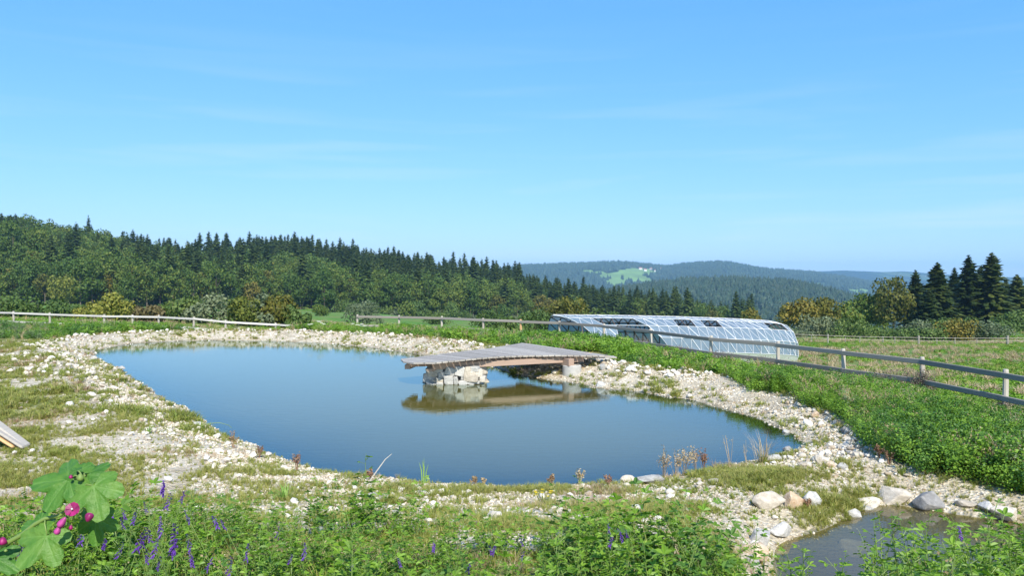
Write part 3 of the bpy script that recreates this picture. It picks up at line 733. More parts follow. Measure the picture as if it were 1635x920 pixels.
# right-hand group beyond the meadow
RT = [('spruce_tree', 'tallest dark spruce of the group on the right', 1584, 150, 403, 'c', 5.4), ('spruce_tree', 'tall spruce second from the tallest, left of it', 1547, 152, 407, 'c', 4.9),
      ('fir_tree', 'tall fir with twin ragged tops in the group on the right', 1497, 148, 419, 'c', 5.0), ('spruce_tree', 'slim dark spruce with pointed tip right of the golden tree', 1462, 155, 431, 'c', 3.6),
      ('spruce_tree', 'dark spruce filling the gap between the two tallest ones', 1566, 165, 424, 'c', 4.0), ('spruce_tree', 'low dark spruce in front of the twin-topped fir', 1483, 141, 462, 'c', 3.8),
      ('spruce_tree', 'dark spruce near the right edge of the picture', 1624, 158, 438, 'c', 4.2), ('spruce_tree', 'short spruce between the tallest spruce and the right edge', 1607, 170, 445, 'c', 2.6),
      ('spruce_tree', 'spruce cut by the right edge of the picture', 1644, 165, 448, 'c', 3.4), ('spruce_tree', 'dark spruce rising behind the twin-topped fir', 1524, 165, 427, 'c', 3.6)]
for i, (nm, lb, px, d, tp, k, rr) in enumerate(RT):
    tree_thing(nm, lb, px, d, tp, M['spruce_dark'], k, rr, 400 + i, ls=.55, wh=36, per=10)
tree_thing('broadleaf_tree', 'rounded golden-green tree left of the dark spruces', 1427, 146, 443, M['broad_gold'], 'b', 3.9, 431, ls=.42, n_=3000)
tree_thing('broadleaf_tree', 'dark green tree with a bare pale trunk left of the golden-green tree', 1382, 150, 469, M['broad'], 'b', 3.3, 432, ls=.42, base=.15)
tree_thing('broadleaf_tree', 'narrow dark tree between the golden-green tree and the pale trunk', 1401, 158, 472, M['broad'], 'b', 2.6, 433, ls=.42)
tree_thing('broadleaf_tree', 'orange tinted tree just right of the greenhouse end', 1277, 112, 477, M['broad_gold'], 'b', 3.1, 434, ls=.34, n_=3000)
tree_thing('broadleaf_tree', 'golden green tree right of the orange tinted tree', 1318, 118, 476, M['broad_gold'], 'b', 3.0, 435, ls=.34, n_=2800)
tree_thing('broadleaf_tree', 'small dark tree behind the hedge between the golden and pale-trunked trees', 1350, 135, 483, M['broad'], 'b', 2.8, 436, ls=.4)
tree_thing('broadleaf_tree', 'olive tree at the right edge below the spruces', 1628, 120, 495, M['shrub_green'], 'b', 3.2, 437, ls=.36)
tree_thing('broadleaf_tree', 'lone small rounded tree behind the greenhouse roof', 1196, 130, 491, M['broad_gold'], 'b', 1.9, 438, ls=.3, n_=1200)
tree_thing('broadleaf_tree', 'yellow green tree behind the left end of the greenhouse', 908, 110, 474, M['broad_gold'], 'b', 3.3, 439, ls=.34, n_=2800)
tree_thing('spruce_tree', 'thin spruce poking above the treetops at the left skyline', 141, 410, 343, M['spruce'], 'c', 3.6, 440, ls=.8, wh=24, per=7)
tree_thing('broadleaf_tree', 'tall dark tree at the left edge of the picture', 20, 300, 352, M['broad'], 'b', 8.2, 441, ls=.7, n_=3200, base=.1)
tree_thing('broadleaf_tree', 'tall green tree second from the left edge', 62, 310, 360, M['broad'], 'b', 8.4, 442, ls=.7, n_=3200, base=.1)
tree_thing('broadleaf_tree', 'small yellow tree in front of the dark wood on the left', 98, 245, 439, M['shrub_yellow'], 'b', 5.2, 443, ls=.6, n_=1500)
# shrubs along the far side of the left fence and below the right-hand trees
SH = [(10, 70, 470, 3.0, 'shrub_green', 'dark green shrub behind the fence at the left edge'), (60, 72, 474, 2.8, 'shrub_green', 'second dark shrub from the left edge behind the fence'),
      (112, 74, 478, 2.3, 'shrub_green', 'green shrub between the dark shrub and the yellow one'), (148, 73, 482, 1.9, 'shrub_yellow', 'low olive shrub left of the bright yellow one'),
      (187, 71, 468, 2.2, 'shrub_yellow', 'bright yellow rounded shrub behind the left fence'), (235, 72, 488, 1.6, 'shrub_red', 'low brown shrub right of the bright yellow one'),
      (262, 76, 484, 2.0, 'broad', 'dark shrub right of the low brown shrub'), (300, 74, 476, 2.2, 'shrub_green', 'olive green shrub above the bend in the left fence'),
      (340, 73, 470, 2.4, 'shrub_grey', 'greyish green shrub left of the second yellow shrub'), (388, 70, 474, 1.9, 'shrub_yellow', 'second yellow shrub, speckled, at the end of the left fence'),
      (416, 72, 470, 1.9, 'shrub_grey', 'grey green shrub right behind the speckled yellow one'), (450, 73, 471, 1.9, 'broad_gold', 'rust tinted shrub at the end of the shrub row by the meadow'),
      (472, 72, 488, 1.3, 'shrub_green', 'low green shrub tapering off towards the open meadow'), (700, 150, 497, 3.0, 'shrub_green', 'shrub behind the middle fence, leftmost of three'),
      (510, 170, 486, 2.3, 'broad', 'small round dark shrub at the edge of the meadow'), (585, 120, 483, 3.2, 'shrub_grey', 'pale grey green shrub right of the meadow'),
      (855, 95, 492, 2.6, 'shrub_green', 'shrub behind the middle fence beside the yellow green tree'), (780, 120, 495, 2.8, 'shrub_green', 'shrub behind the middle fence, middle of three'),
      (815, 62, 507, 1.3, 'shrub_green', 'low olive shrub close behind the middle fence'), (955, 100, 494, 3.2, 'shrub_green', 'olive shrub behind the greenhouse ridge, on the left'),
      (1275, 98, 524, 1.9, 'shrub_grey', 'grey shrub right beside the greenhouse end'), (1310, 100, 504, 2.3, 'shrub_grey', 'silvery shrub with upright shoots below the golden trees'),
      (1352, 97, 507, 2.4, 'shrub_green', 'round green shrub right of the silvery one'), (1392, 98, 527, 2.0, 'shrub_yellow', 'low yellowish shrub left of the wide olive shrub'),
      (1440, 97, 521, 2.8, 'shrub_green', 'wide olive shrub in front of the golden-green tree'), (1470, 100, 511, 2.2, 'shrub_grey', 'grey green shrub below the slim dark spruce'),
      (1493, 95, 523, 1.4, 'shrub_yellow', 'small yellow green shrub between two olive shrubs'), (1531, 96, 509, 2.3, 'shrub_red', 'rust coloured shrub below the two tallest spruces'),
      (1552, 99, 508, 1.9, 'shrub_green', 'green shrub behind the rust coloured one'), (1577, 96, 512, 2.5, 'shrub_grey', 'grey olive shrub at the corner of the wire fence'),
      (1515, 102, 508, 2.2, 'shrub_yellow', 'yellow green shrub left of the rust coloured one'), (1612, 112, 510, 2.2, 'shrub_green', 'olive shrub above the open meadow on the right')]
for i, (px, d, tp, rr, mt, lb) in enumerate(SH):
    if px > 1260: rr *= 1.3; mt = {'shrub_yellow': 'shrub_green', 'shrub_red': 'broad_gold'}.get(mt, mt)
    tree_thing('shrub', lb.replace('yellow green', 'light green').replace('yellowish', 'light') if px > 1260 else lb, px, d, tp, M[mt], 's', rr, 500 + i, cat='shrub', ls=.26, n_=1900, base=-.1, base_drop=.3)
fb = [mesh_np('bush', *broad_crown(560 + i, 5.2, 4.2, 1100, .5, base=-.1, nclump=18), [M[m_]]) for i, m_ in enumerate(('shrub_green', 'broad', 'shrub_grey', 'broad'))]
for i, px in enumerate(list(range(548, 1130, 15)) + [330, 352, 372, 395, 420, 440]):
    px += random.uniform(-5, 5); d = np.interp(px, KP, D0) - random.uniform(2, 26); x = at(px, d); o = obj('bush', fb[i % 4]); o.location = (x, d, hz(x, d) - .6)
    k_ = random.uniform(.65, 1.25); o.scale = (k_, k_, k_ * random.uniform(.8, 1.2)); o.rotation_euler = (0, 0, random.uniform(0, 6))
    pl = 'behind the middle fence' if 540 < px < 870 else ('behind the greenhouse' if px >= 870 else 'behind the left fence end'); tag(o, 'rounded bush at the foot of the far wood ' + pl, 'bush', 'bushes at the foot of the far wood ' + pl)
for i, (px, d, tp, rr, mt, lb) in enumerate([(1288, 103, 520, 3.0, 'shrub_green', 'dull green shrub filling the gap beside the silvery shrub'), (1372, 101, 516, 3.2, 'shrub_green', 'dark olive shrub under the pale-trunked tree'), (1415, 104, 518, 3.2, 'broad', 'dark shrub under the golden-green tree'), (1502, 106, 512, 3.0, 'shrub_green', 'green shrub behind the light green one'), (1590, 108, 518, 3.4, 'broad', 'dark shrub under the tallest spruce'), (1335, 106, 516, 3.0, 'broad', 'dark shrub between the silvery and round green shrubs')]):
    tree_thing('shrub', lb, px, d, tp, M[mt], 's', rr, 580 + i, cat='shrub', ls=.27, n_=1900, base=-.1, base_drop=.3)

# ------------------------------------------------------------------ distant houses
MW = flat('house_wall', (.72, .70, .66), .8); MRF = flat('house_roof', (.30, .14, .10), .8)
def house(px, py, D, z, w, label, rz):
    t = empty('house', (at(px, D), D, z), rz); tag(t, label, 'house', 'houses in the distance')
    bm = bmesh.new(); bmesh.ops.create_cube(bm, size=1)
    for v in bm.verts: v.co = Vector((v.co.x * w, v.co.y * w * .7, (v.co.z + .5) * w * .5))
    me = bpy.data.meshes.new('wall'); bm.to_mesh(me); bm.free(); me.materials.append(MW); obj('wall', me, t)
    a = w * .55; b_ = w * .4; z0 = w * .5; V = [(-a, -b_, z0), (a, -b_, z0), (a, b_, z0), (-a, b_, z0), (-a, 0, z0 + w * .35), (a, 0, z0 + w * .35)]
    obj('roof', mesh_np('roof', np.array(V), [(0, 1, 5, 4), (2, 3, 4, 5), (0, 4, 3), (1, 2, 5), (0, 3, 2, 1)], [MRF]), t)
for i, (px, py, D, w) in enumerate([(1362, 483, 2300, 22), (1371, 482.5, 2330, 26), (1379, 483.5, 2300, 20), (1355, 484, 2280, 18)]):
    house(px, py, D, EYE - (py + 2 - HY) / F * D, w, ['left', 'widest', 'right-hand', 'outermost left'][i] + ' pale house in the valley above the hedge', .3 * i)
for i, (px, py) in enumerate([(1022, 431), (1030, 433), (1038, 431.5), (1047, 433), (1055, 431)]):
    c_ = np.array([on_grid(VM, a_, b_) for a_ in np.linspace(.3, .64, 40) for b_ in np.linspace(.3, .8, 120)])
    q = np.hypot(CX + F * c_[:, 0] / c_[:, 1] - px, HY + F * (EYE - c_[:, 2]) / c_[:, 1] - py).argmin()
    t_ = c_[q]; house(CX + F * t_[0] / t_[1], 0, t_[1], t_[2] - 1, 14, 'tiny pale farm building on the field below the skyline hill', .4 * i)

# ------------------------------------------------------------------ haze
bm = bmesh.new(); bmesh.ops.create_cube(bm, size=1)
for v in bm.verts: v.co = Vector((v.co.x * 19000, v.co.y * 7700 + 3550, (v.co.z + .5) * 310 - 146))
me = bpy.data.meshes.new('haze'); bm.to_mesh(me); bm.free()
hm = bpy.data.materials.new('haze'); hm.use_nodes = True; hn = hm.node_tree.nodes; hn.remove(hn['Principled BSDF'])
pv = hn.new('ShaderNodeVolumePrincipled'); pv.inputs['Density'].default_value = HAZE; pv.inputs['Color'].default_value = (.40, .72, 1, 1); pv.inputs['Anisotropy'].default_value = 0
hm.node_tree.links.new(pv.outputs[0], hn['Material Output'].inputs['Volume']); me.materials.append(hm)
ho = obj('haze', me); tag(ho, 'thin blue air between the pond and the far hills', 'haze', kind='stuff')
# ------------------------------------------------------------------ post and rail fences
def round_post(name, parent, x, y, z0, z1, r, mat, lean=(0, 0), k=10):
    g = Geo(); H = z1 - z0; pts = [Vector((lean[0] * t, lean[1] * t, H * t)) for t in (0, .5, .97, 1)]
    g.tube(pts, [r * 1.05, r, r * .97, r * .82], k)
    o = obj(name, g.mesh(name, [mat], False), parent); o.location = Vector((x, y, z0)) - parent.location; return o
def fence(label, group, posts, railmat, drop=.12, rw=.13, miss_low=(), inner=-1, first_rail=0):
    b = Vector(posts[len(posts) // 2][:2] + (0,)); b.z = hz(b.x, b.y); t = empty('rail_fence', b); tag(t, label, 'fence', group)
    for i, (x, y, zt, mt) in enumerate(posts):
        round_post('post', t, x, y, hz(x, y) - .3, zt, .062, mt, (random.uniform(-.03, .03), random.uniform(-.03, .03)))
    for i in range(first_rail, len(posts) - 1):
        a, c = Vector(posts[i][:3]), Vector(posts[i+1][:3]); d = (c - a); nrm = Vector((d.y, -d.x, 0)).normalized() * (.085)
        if nrm.dot(Vector((0, 16, 0)) - a) < 0 and nrm.dot(Vector((-3, 22, 0)) - a) < 0: nrm = -nrm
        for k, zz in enumerate((-drop, -drop - .52)):
            if k == 1 and i in miss_low: continue
            beam_between('rail', a + nrm + Vector((0, 0, zz + random.uniform(-.012, .012))), c + nrm + Vector((0, 0, zz + random.uniform(-.012, .012))), .05, rw, railmat, t, ext=.05 if i % 2 else -.004, bev=.012)
    return t
def fp(px, py, zt=1.0, d=None):
    d = F * (EYE - zt) / (py - HY) if d is None else d
    return (at(px, d), d, EYE - d * (py - HY) / F)
PR = [(637, 503.5), (705, 505), (772, 508), (832, 510), (894, 512.5), (964, 517), (1040, 525), (1135, 536), (1242, 545), (1348, 557), (1473, 570), (1605, 590)]
ps_ = [fp(570, 502.5) + (M['post'],)] + [fp(a, b) + (M['post_new'] if a == 832 else M['post'],) for a, b in PR] + [(11.3, 15.4, .98, M['post']), (11.5, 12.6, .98, M['post'])]
fence('weathered grey post and rail fence running from behind the jetty to the right edge', 'rail fences', ps_, M['rail'])
PL = [(-60, 495.5, 51), (22, 497, 48.5), (80, 499, 47.5), (166, 502, 46.5), (212, 502.5, 46.2), (253, 503, 45.8), (309, 506, 44.6), (360, 511, 45), (440, 515.5, 46), (475, 518, 47)]
fence('sunlit post and rail fence behind the far left shore in front of the shrubs', 'rail fences', [fp(a, b, d=d) + (M['post'],) for a, b, d in PL], M['rail_sunlit'], rw=.11)
t = empty('wire_fence', (at(1440, 74), 74, hz(at(1440, 74), 74))); tag(t, 'low wire fence with short grey posts between the meadow and the right-hand shrubs', 'fence')
wp = []
for i, (px, h_, r) in enumerate([(1180, .8, .05), (1225, .8, .05), (1268, .9, .05), (1296, .7, .05), (1322, .95, .09), (1350, .7, .04), (1373, .8, .05), (1410, .85, .07), (1429, .8, .05), (1467, 1.0, .13), (1496, .75, .04), (1525, .85, .05), (1560, .75, .05), (1609, 1.05, .15), (1640, .8, .06)]):
    d = 74 - (px - 1440) * .01; x = at(px, d); z = hz(x, d); wp.append(Vector((x, d, z)))
    o = round_post('post', t, x, d, z - .1, z + h_ * .9, r * .75, M['rail'], k=7)
for h_ in (.45, .72):
    g = Geo(); g.tube([p + Vector((0, -.1, h_)) - t.location for p in wp], [.014] * len(wp), 3); obj('wire', g.mesh('wire', [M['post']]), t)
for px, py, h_, lb in ((253, 523, .95, 'thin reddish stake in the weeds beside the left fence post'), (41, 515, .5, 'short stake leaning in the weeds at the left edge')):
    p = ground(px, py); g = Geo(); g.tube([Vector((0, 0, -.1)), Vector((.01, 0, h_ * .5)), Vector((.03, 0, h_))], [.022, .02, .015], 5)
    tag(obj('stake', g.mesh('stake', [M['post_new']]), loc=p), lb, 'stake')

# ------------------------------------------------------------------ greenhouse: a triangulated tunnel
def pane_material():
    m, n, l, b = newmat('pane_film')
    b.inputs['Base Color'].default_value = (.42, .52, .62, 1); b.inputs['Roughness'].default_value = .12; b.inputs['Specular IOR Level'].default_value = .8
    tcn = n.new('ShaderNodeTexCoord'); l.new(ramp(n, l, noise(n, l, 1.2, 4, tcn.outputs['Object']), [(.3, (.24, .32, .40)), (.7, (.36, .44, .52))]), b.inputs['Base Color'])
    tr = n.new('ShaderNodeBsdfTransparent'); tr.inputs['Color'].default_value = (.88, .94, .97, 1)
    tl = n.new('ShaderNodeBsdfTranslucent'); tl.inputs['Color'].default_value = (.62, .72, .78, 1); m0 = n.new('ShaderNodeMixShader'); m0.inputs[0].default_value = .38
    l.new(b.outputs[0], m0.inputs[1]); l.new(tl.outputs[0], m0.inputs[2])
    mxn = n.new('ShaderNodeMixShader'); mxn.inputs[0].default_value = .62; l.new(tr.outputs[0], mxn.inputs[1]); l.new(m0.outputs[0], mxn.inputs[2])
    l.new(mxn.outputs[0], n['Material Output'].inputs['Surface']); return m
M['pane'] = pane_material(); M['bar'] = flat('white_bar', (.78, .78, .78), .4, .04); M['rib'] = flat('dark_rib', (.10, .075, .06), .7); M['wallw'] = flat('white_skirt', (.74, .74, .73), .6, .06, 1)
def greenhouse():
    NB = 26; px = [883.0]; st = np.linspace(18.6, 10.0, NB)
    for s_ in st: px.append(px[-1] + s_ * (1243 - 883) / st.sum())
    ROW = [(0, 0), (.95, -.12), (1.75, -.50), (2.25, -1.15), (2.33, -1.95), (1.95, -2.6)]
    N_ = {}
    for i in range(NB + 1):
        t = i / NB; d = 46 + 6.5 * t; y = 503.5 + 2.5 * t + 8.0 * t * t; zr = EYE - d * (y - HY) / F; th = R_(6 + 16 * t); sc = .94 + .10 * t
        taper = 1 if i < NB - 1 else (.93 if i == NB - 1 else .80)
        for r, (u, dz) in enumerate(ROW):
            for s_ in (1, -1):
                uu = u * s_ * taper
                N_[(i, r * s_)] = Vector((at(px[i], d) + math.sin(th) * uu, d - math.cos(th) * uu, zr + dz * sc - (1 - taper) * .5))
    base = Vector((N_[(13, 0)].x, N_[(13, 0)].y, hz(N_[(13, 0)].x, N_[(13, 0)].y)))
    t = empty('greenhouse', base); tag(t, 'long curved tunnel greenhouse of white framed triangular panes behind the fence', 'greenhouse')
    for k in N_: N_[k] = N_[k] - base
    def glazed(i, r):
        """is the bay i..i+1 of strip r..r+1 on the near side closed?  returns (lower-left triangle, upper-right triangle)"""
        pc = (px[i] + px[i+1]) / 2
        if r == 0: return (i >= 1, True)
        if r == 1:
            if 1060 < pc < 1088 or 1102 < pc < 1136 or 1206 < pc < 1237: return (False, False)
            if i < 1: return (False, False)
            if i == 1: return (False, True)
            if i < 3: return (True, True)
            if i == 3: return (True, False)
            return (i > 7, i >= 7)
        if r == 2:
            if i < 5: return (i > 2, i >= 2)
            return (i > 8, i >= 8)
        if r == 3:
            if i < 5: return (i > 3, i >= 3)
            return (i > 9, i >= 9)
        return (i > 3, i > 3)
    def prism(a, b, c, th=.012):
        n_ = (b - a).cross(c - a).normalized() * th
        cc = (a + b + c) / 3; q = [p + (cc - p) * .035 for p in (a, b, c)]
        V = np.array([p + n_ for p in q] + [p - n_ for p in q])
        return V, [(0, 1, 2), (5, 4, 3), (0, 3, 4, 1), (1, 4, 5, 2), (2, 5, 3, 0)]
    for i in range(NB):
        for r in range(4):
            A, B, C_, D_ = N_[(i, r)], N_[(i+1, r)], N_[(i+1, r+1)], N_[(i, r+1)]
            ll, ur = glazed(i, r)
            for ok, tri in ((ll, (A, C_, D_)), (ur, (A, B, C_))):
                if ok:
                    V, f = prism(*tri); obj('pane', mesh_np('pane', V, f, [M['pane']]), t)
    # far side, seen only through the openings: one joined sheet of panes
    Vs, Fs = [], []
    for i in range(NB):
        for r in range(4):
            for tri in ((N_[(i, -r)], N_[(i+1, -r-1)], N_[(i, -r-1)]), (N_[(i, -r)], N_[(i+1, -r)], N_[(i+1, -r-1)])):
                V, f = prism(*tri); k = len(Vs) * 6; Vs.append(V); Fs += [tuple(a + k for a in q) for q in f]
    tag(obj('back_panes', mesh_np('back_panes', np.concatenate(Vs), Fs, [M['pane']]), t), kind='stuff')
    # white skirt at the foot
    for s_ in (1, -1):
        V, f = [], []
        for i in range(3 if s_ > 0 else 0, NB + 1): V += [N_[(i, 4 * s_)] + Vector((0, -.02, -.02)), N_[(i, 5 * s_)], (N_[(i, 5 * s_)] + Vector((0, .05 * s_, -.5)))]
        n_ = len(V) // 3
        for i in range(n_ - 1):
            for q in (0, 1): f.append((3*i+q, 3*i+3+q, 3*i+4+q, 3*i+1+q))
        k = len(V); V = V + [v + Vector((0, .03, 0)) for v in V]; f += [tuple(a + k for a in reversed(q)) for q in f]
        obj('skirt', mesh_np('skirt', np.array(V), f, [M['wallw']]), t)
    out = 1.012
    cen = lambda i: (N_[(i, 3)] + N_[(i, -3)]) / 2
    def push(i, r, k=.03):
        c = cen(i); v = N_[(i, r)] - c; return N_[(i, r)] + v.normalized() * k
    for r in range(0, 5):                                 # purlins
        i0 = {0: 0, 1: 1, 2: 2, 3: 3, 4: 4}[r]; segs = [(i0, NB)]
        if r in (3, 4): segs = [(i0, 5), (r + 6, NB)]
        g = Geo()
        for a, b in segs: g.tube([push(i, r) for i in range(a, b + 1)], [.014 if r else .014] * (b - a + 1), 4)
        obj('purlin', g.mesh('purlin', [M['bar']]), t)
    for i in range(0, NB + 1):                            # outer glazing bars, one rib with its diagonals per bay
        g = Geo()
        for r in range(0, 4):
            g_ = glazed(i, r) if i < NB else (True, True); gp = glazed(i-1, r) if i > 0 else (False, False)
            if g_[0] or gp[1]: g.tube([push(i, r), push(i, r+1)], [.011, .011], 4)
            if i < NB and (g_[0] or g_[1]): g.tube([push(i, r), push(i+1, r+1)], [.010 if i % 4 else .020] * 2, 4)
        if g.v: obj('glazing_bar', g.mesh('glazing_bar', [M['bar']]), t)
    for i in range(0, NB + 1, 1):                         # inner timber ribs and struts
        g = Geo(); lo = -5; hi = 5
        if i < 2: hi = i
        elif 5 < i < 7: hi = 1
        elif i in (7, 8, 9): hi = i - 6
        g.tube([push(i, r, -.06) for r in range(lo, hi + 1)], [.035] * (hi - lo + 1), 4)
        if i < NB:
            for r in range(1, 5, 1): g.tube([push(i, -r, -.06), push(i+1, -r-1 if r < 5 else -r, -.06)], [.03, .03], 4)
        obj('rib', g.mesh('rib', [M['rib']]), t)
    g = Geo()
    for r in (-1, -2, -3, -4): g.tube([push(i, r, -.05) for i in range(NB + 1)], [.03] * (NB + 1), 4)
    obj('strut', g.mesh('strut', [M['rib']]), t)
greenhouse()

# ------------------------------------------------------------------ jetty
OUT = [(-3.33, 23.75), (-3.10, 22.95), (-2.75, 22.45), (-2.12, 22.16), (-1.5, 23.05 - .42), (-.66, 23.12), (.4, 23.72), (1.99, 24.30), (3.05, 24.62), (.40, 27.95), (-.65, 26.15), (-2.1, 24.75)]
OUT = [(-3.33, 23.75), (-3.10, 22.85), (-2.80, 22.45), (-2.12, 22.16), (-1.50, 22.62), (-.66, 23.25), (.4, 23.80), (1.99, 24.28), (3.05, 24.62), (.40, 27.95), (-.65, 26.15), (-2.1, 24.75)]
def deckz(x, y): s_ = (x + 3.2) / 6.2; return .665 + .10 * math.sin(math.pi * max(0, min(1, s_))) + .012 * max(0, y - 24)
def jetty():
    t = empty('jetty', (0, 24, 0)); tag(t, 'weathered grey plank jetty with reddish beams reaching over the pond', 'jetty')
    pd = Vector((.60, -.80)); nd = Vector((.80, .60))
    a0 = min(nd.dot(Vector(p)) for p in OUT); a1 = max(nd.dot(Vector(p)) for p in OUT); wd = .192; n_ = int((a1 - a0) / wd)
    wd = (a1 - a0) / n_
    def cut(a):
        hits = []
        for i in range(len(OUT)):
            p, q = Vector(OUT[i]), Vector(OUT[(i+1) % len(OUT)]); da, db = nd.dot(p) - a, nd.dot(q) - a
            if da * db < 0: hits.append(pd.dot(p + (q - p) * (da / (da - db))))
        return (min(hits), max(hits)) if len(hits) >= 2 else None
    for k in range(n_):
        lo, hi = a0 + k * wd + .014, a0 + (k + 1) * wd - .014
        c0, c1 = cut(lo + .004), cut(hi - .004)
        if not c0 or not c1: continue
        e = [random.uniform(-.02, .02) for _ in range(2)]; dz_ = random.uniform(-.004, .004); th = .045
        P = [nd * lo + pd * (c0[0] + e[0]), nd * lo + pd * (c0[1] + e[1]), nd * hi + pd * (c1[1] + e[1]), nd * hi + pd * (c1[0] + e[0])]
        m_ = 6; V = []; f = []
        for j in range(m_ + 1):
            s_ = j / m_
            for (u, v) in ((P[0], P[1]), (P[3], P[2])):
                q = u + (v - u) * s_; zz = deckz(q.x, q.y) + dz_
                V += [(q.x, q.y - 24, zz), (q.x, q.y - 24, zz - th)]
        for j in range(m_):
            b = 4 * j
            f += [(b, b+2, b+6, b+4), (b+1, b+5, b+7, b+3), (b, b+4, b+5, b+1), (b+2, b+3, b+7, b+6)]
        f += [(0, 1, 3, 2), (4*m_, 4*m_+2, 4*m_+3, 4*m_+1)]
        o = obj('plank', mesh_np('plank', np.array(V), f, [M['deck']]), t)
    # timbers: a beam under each long edge, two between, bearers across
    def B(a, b, z0, z1, w, h, nm='beam'): return beam_between(nm, (a[0], a[1], z0), (b[0], b[1], z1), w, h, M['beam'], t)
    zt = lambda x, y, h: deckz(x, y) - .045 - h / 2 - .008
    B((-3.05, 23.02), (-.9, 23.62), .555, .585, .09, .12)
    B((-2.3, 22.80), (2.2, 24.62), .535, .575, .09, .17)
    B((-3.0, 23.0), (2.5, 25.15), .575, .645, .09, .15); B((-2.7, 24.0), (.7, 26.3), .56, .62, .10, .17)
    B((-2.2, 24.5), (.35, 27.4), .57, .66, .10, .17)
    B((-3.02, 22.98), (-2.9, 23.9), .50, .50, .16, .13, 'crossbeam')
    B((1.80, 24.10), (.2, 26.6), .515, .53, .20, .22, 'crossbeam'); B((-2.35, 22.70), (-1.6, 24.6), .44, .47, .16, .07, 'crossbeam')
    o = beam_between('step_board', (2.15, 24.98, .60), (3.25, 25.1, .585), .42, .04, M['deck'], t)
    o = beam_between('step_board', (1.9, 25.5, .602), (2.7, 25.62, .60), .42, .04, M['deck'], t)
jetty()
def ring(x, y, z0, z1, r, label):
    bm = bmesh.new(); k = 28
    prof = [(r - .03, z0 - .15), (r, z0), (r, z1 - .02), (r - .02, z1), (r - .075, z1), (r - .08, z1 - .03), (r - .08, z0 - .1)]
    vs_ = [[bm.verts.new((a * math.cos(6.2832 * i / k), a * math.sin(6.2832 * i / k), b - z0)) for a, b in prof] for i in range(k)]
    for i in range(k):
        for j in range(len(prof) - 1): bm.faces.new((vs_[i][j], vs_[(i+1) % k][j], vs_[(i+1) % k][j+1], vs_[i][j+1]))
    bmesh.ops.recalc_face_normals(bm, faces=bm.faces)
    me = bpy.data.meshes.new('concrete_ring'); bm.to_mesh(me); bm.free(); me.materials.append(M['concrete'])
    t = empty('concrete_ring', (x, y, z0)); tag(t, label, 'concrete ring', 'concrete rings under the jetty'); obj('pipe_wall', me, t)
    V = [(0, 0, z1 - z0 - .06)] + [((r - .08) * math.cos(6.2832 * i / k), (r - .08) * math.sin(6.2832 * i / k), z1 - z0 - .07) for i in range(k)]
    obj('gravel_fill', mesh_np('gravel_fill', np.array(V), [(0, i + 1, (i + 1) % k + 1) for i in range(k)], [M['pebble']]), t)
ring(1.83, 24.35, .10, .415, .29, 'pale concrete ring in the sun carrying the front end of the jetty')
ring(2.95, 25.9, .18, .49, .29, 'shaded concrete ring behind the step board of the jetty')

# ------------------------------------------------------------------ stone pier in the water
RK = [block_mesh('stone', 40 + i, M['boulder_grey']) for i in range(6)]
RKT = [block_mesh('stone', 60 + i, M['boulder_tan']) for i in range(5)]
def pier():
    t = empty('stone_pier', (-1.5, 23.2, 0)); tag(t, 'dry-laid pier of pale rough stones standing in the pond under the jetty', 'stone pier')
    fr = [(440,550,530,640),(530,530,630,592),(545,588,635,640),(630,500,770,630),(765,508,830,630),(830,560,960,632),(905,500,1100,590),(945,575,1040,632),(1030,565,1110,612),(1100,515,1182,592),(1050,420,1145,525),
          (555,450,660,535),(640,395,790,512),(780,388,915,520),(890,385,985,530),(970,388,1112,452),(955,440,1060,515),(400,400,560,500),(360,490,450,600),(430,440,545,560),(500,395,640,470),(455,600,520,640),(860,510,930,570)]
    for i, (a, b, c, e) in enumerate(fr):
        x0, x1 = 630 + a / 8.175, 630 + c / 8.175; y0, y1 = 540 + b / 8.175, 540 + e / 8.175
        z1 = EYE - 22.75 * (y0 - HY) / F; z0 = EYE - 22.75 * (y1 - HY) / F; zc = (z0 + z1) / 2; d = 22.82 + max(0, zc) * .3 + (.25 if a < 450 else 0)
        w = (x1 - x0) / F * d; h = (z1 - z0); ms = (RKT if i in (1, 6, 10, 14, 16, 9) else RK)
        o = obj('stone', ms[i % len(ms)], t); o.location = Vector((at((x0 + x1) / 2, d), d + .12, zc)) - t.location
        o.scale = (w * 1.10, max(w, h) * .9, h * 1.12); o.rotation_euler = (random.uniform(-.12, .12), random.uniform(-.22, .22), random.choice([0, 3.14]) + random.uniform(-.2, .2))
    r = random.Random(5)
    for lev, z in enumerate((-.05, .13, .30)):           # sides and back
        for k in range(13):
            a = 6.283 * k / 13 + lev * .2; rx, ry = .82 - lev * .07, .72 - lev * .06
            x, y = -1.66 + rx * math.cos(a), 23.62 + ry * math.sin(a)
            if math.sin(a) < -.75: continue
            o = obj('stone', (RK + RKT)[r.randrange(11)], t); o.location = Vector((x, y, z)) - t.location; s_ = r.uniform(.26, .40); o.scale = (s_ * 1.2, s_ * 1.1, s_ * .8); o.rotation_euler = (r.uniform(-.3, .3), r.uniform(-.3, .3), r.uniform(0, 6))
    me = rock_mesh('core', 3, [M['boulder_dark']], 30, 1, .05); o = obj('rubble_core', me, t); o.location = (-.16, .48, -.05); o.scale = (1.72, 1.4, 1.06)
pier()

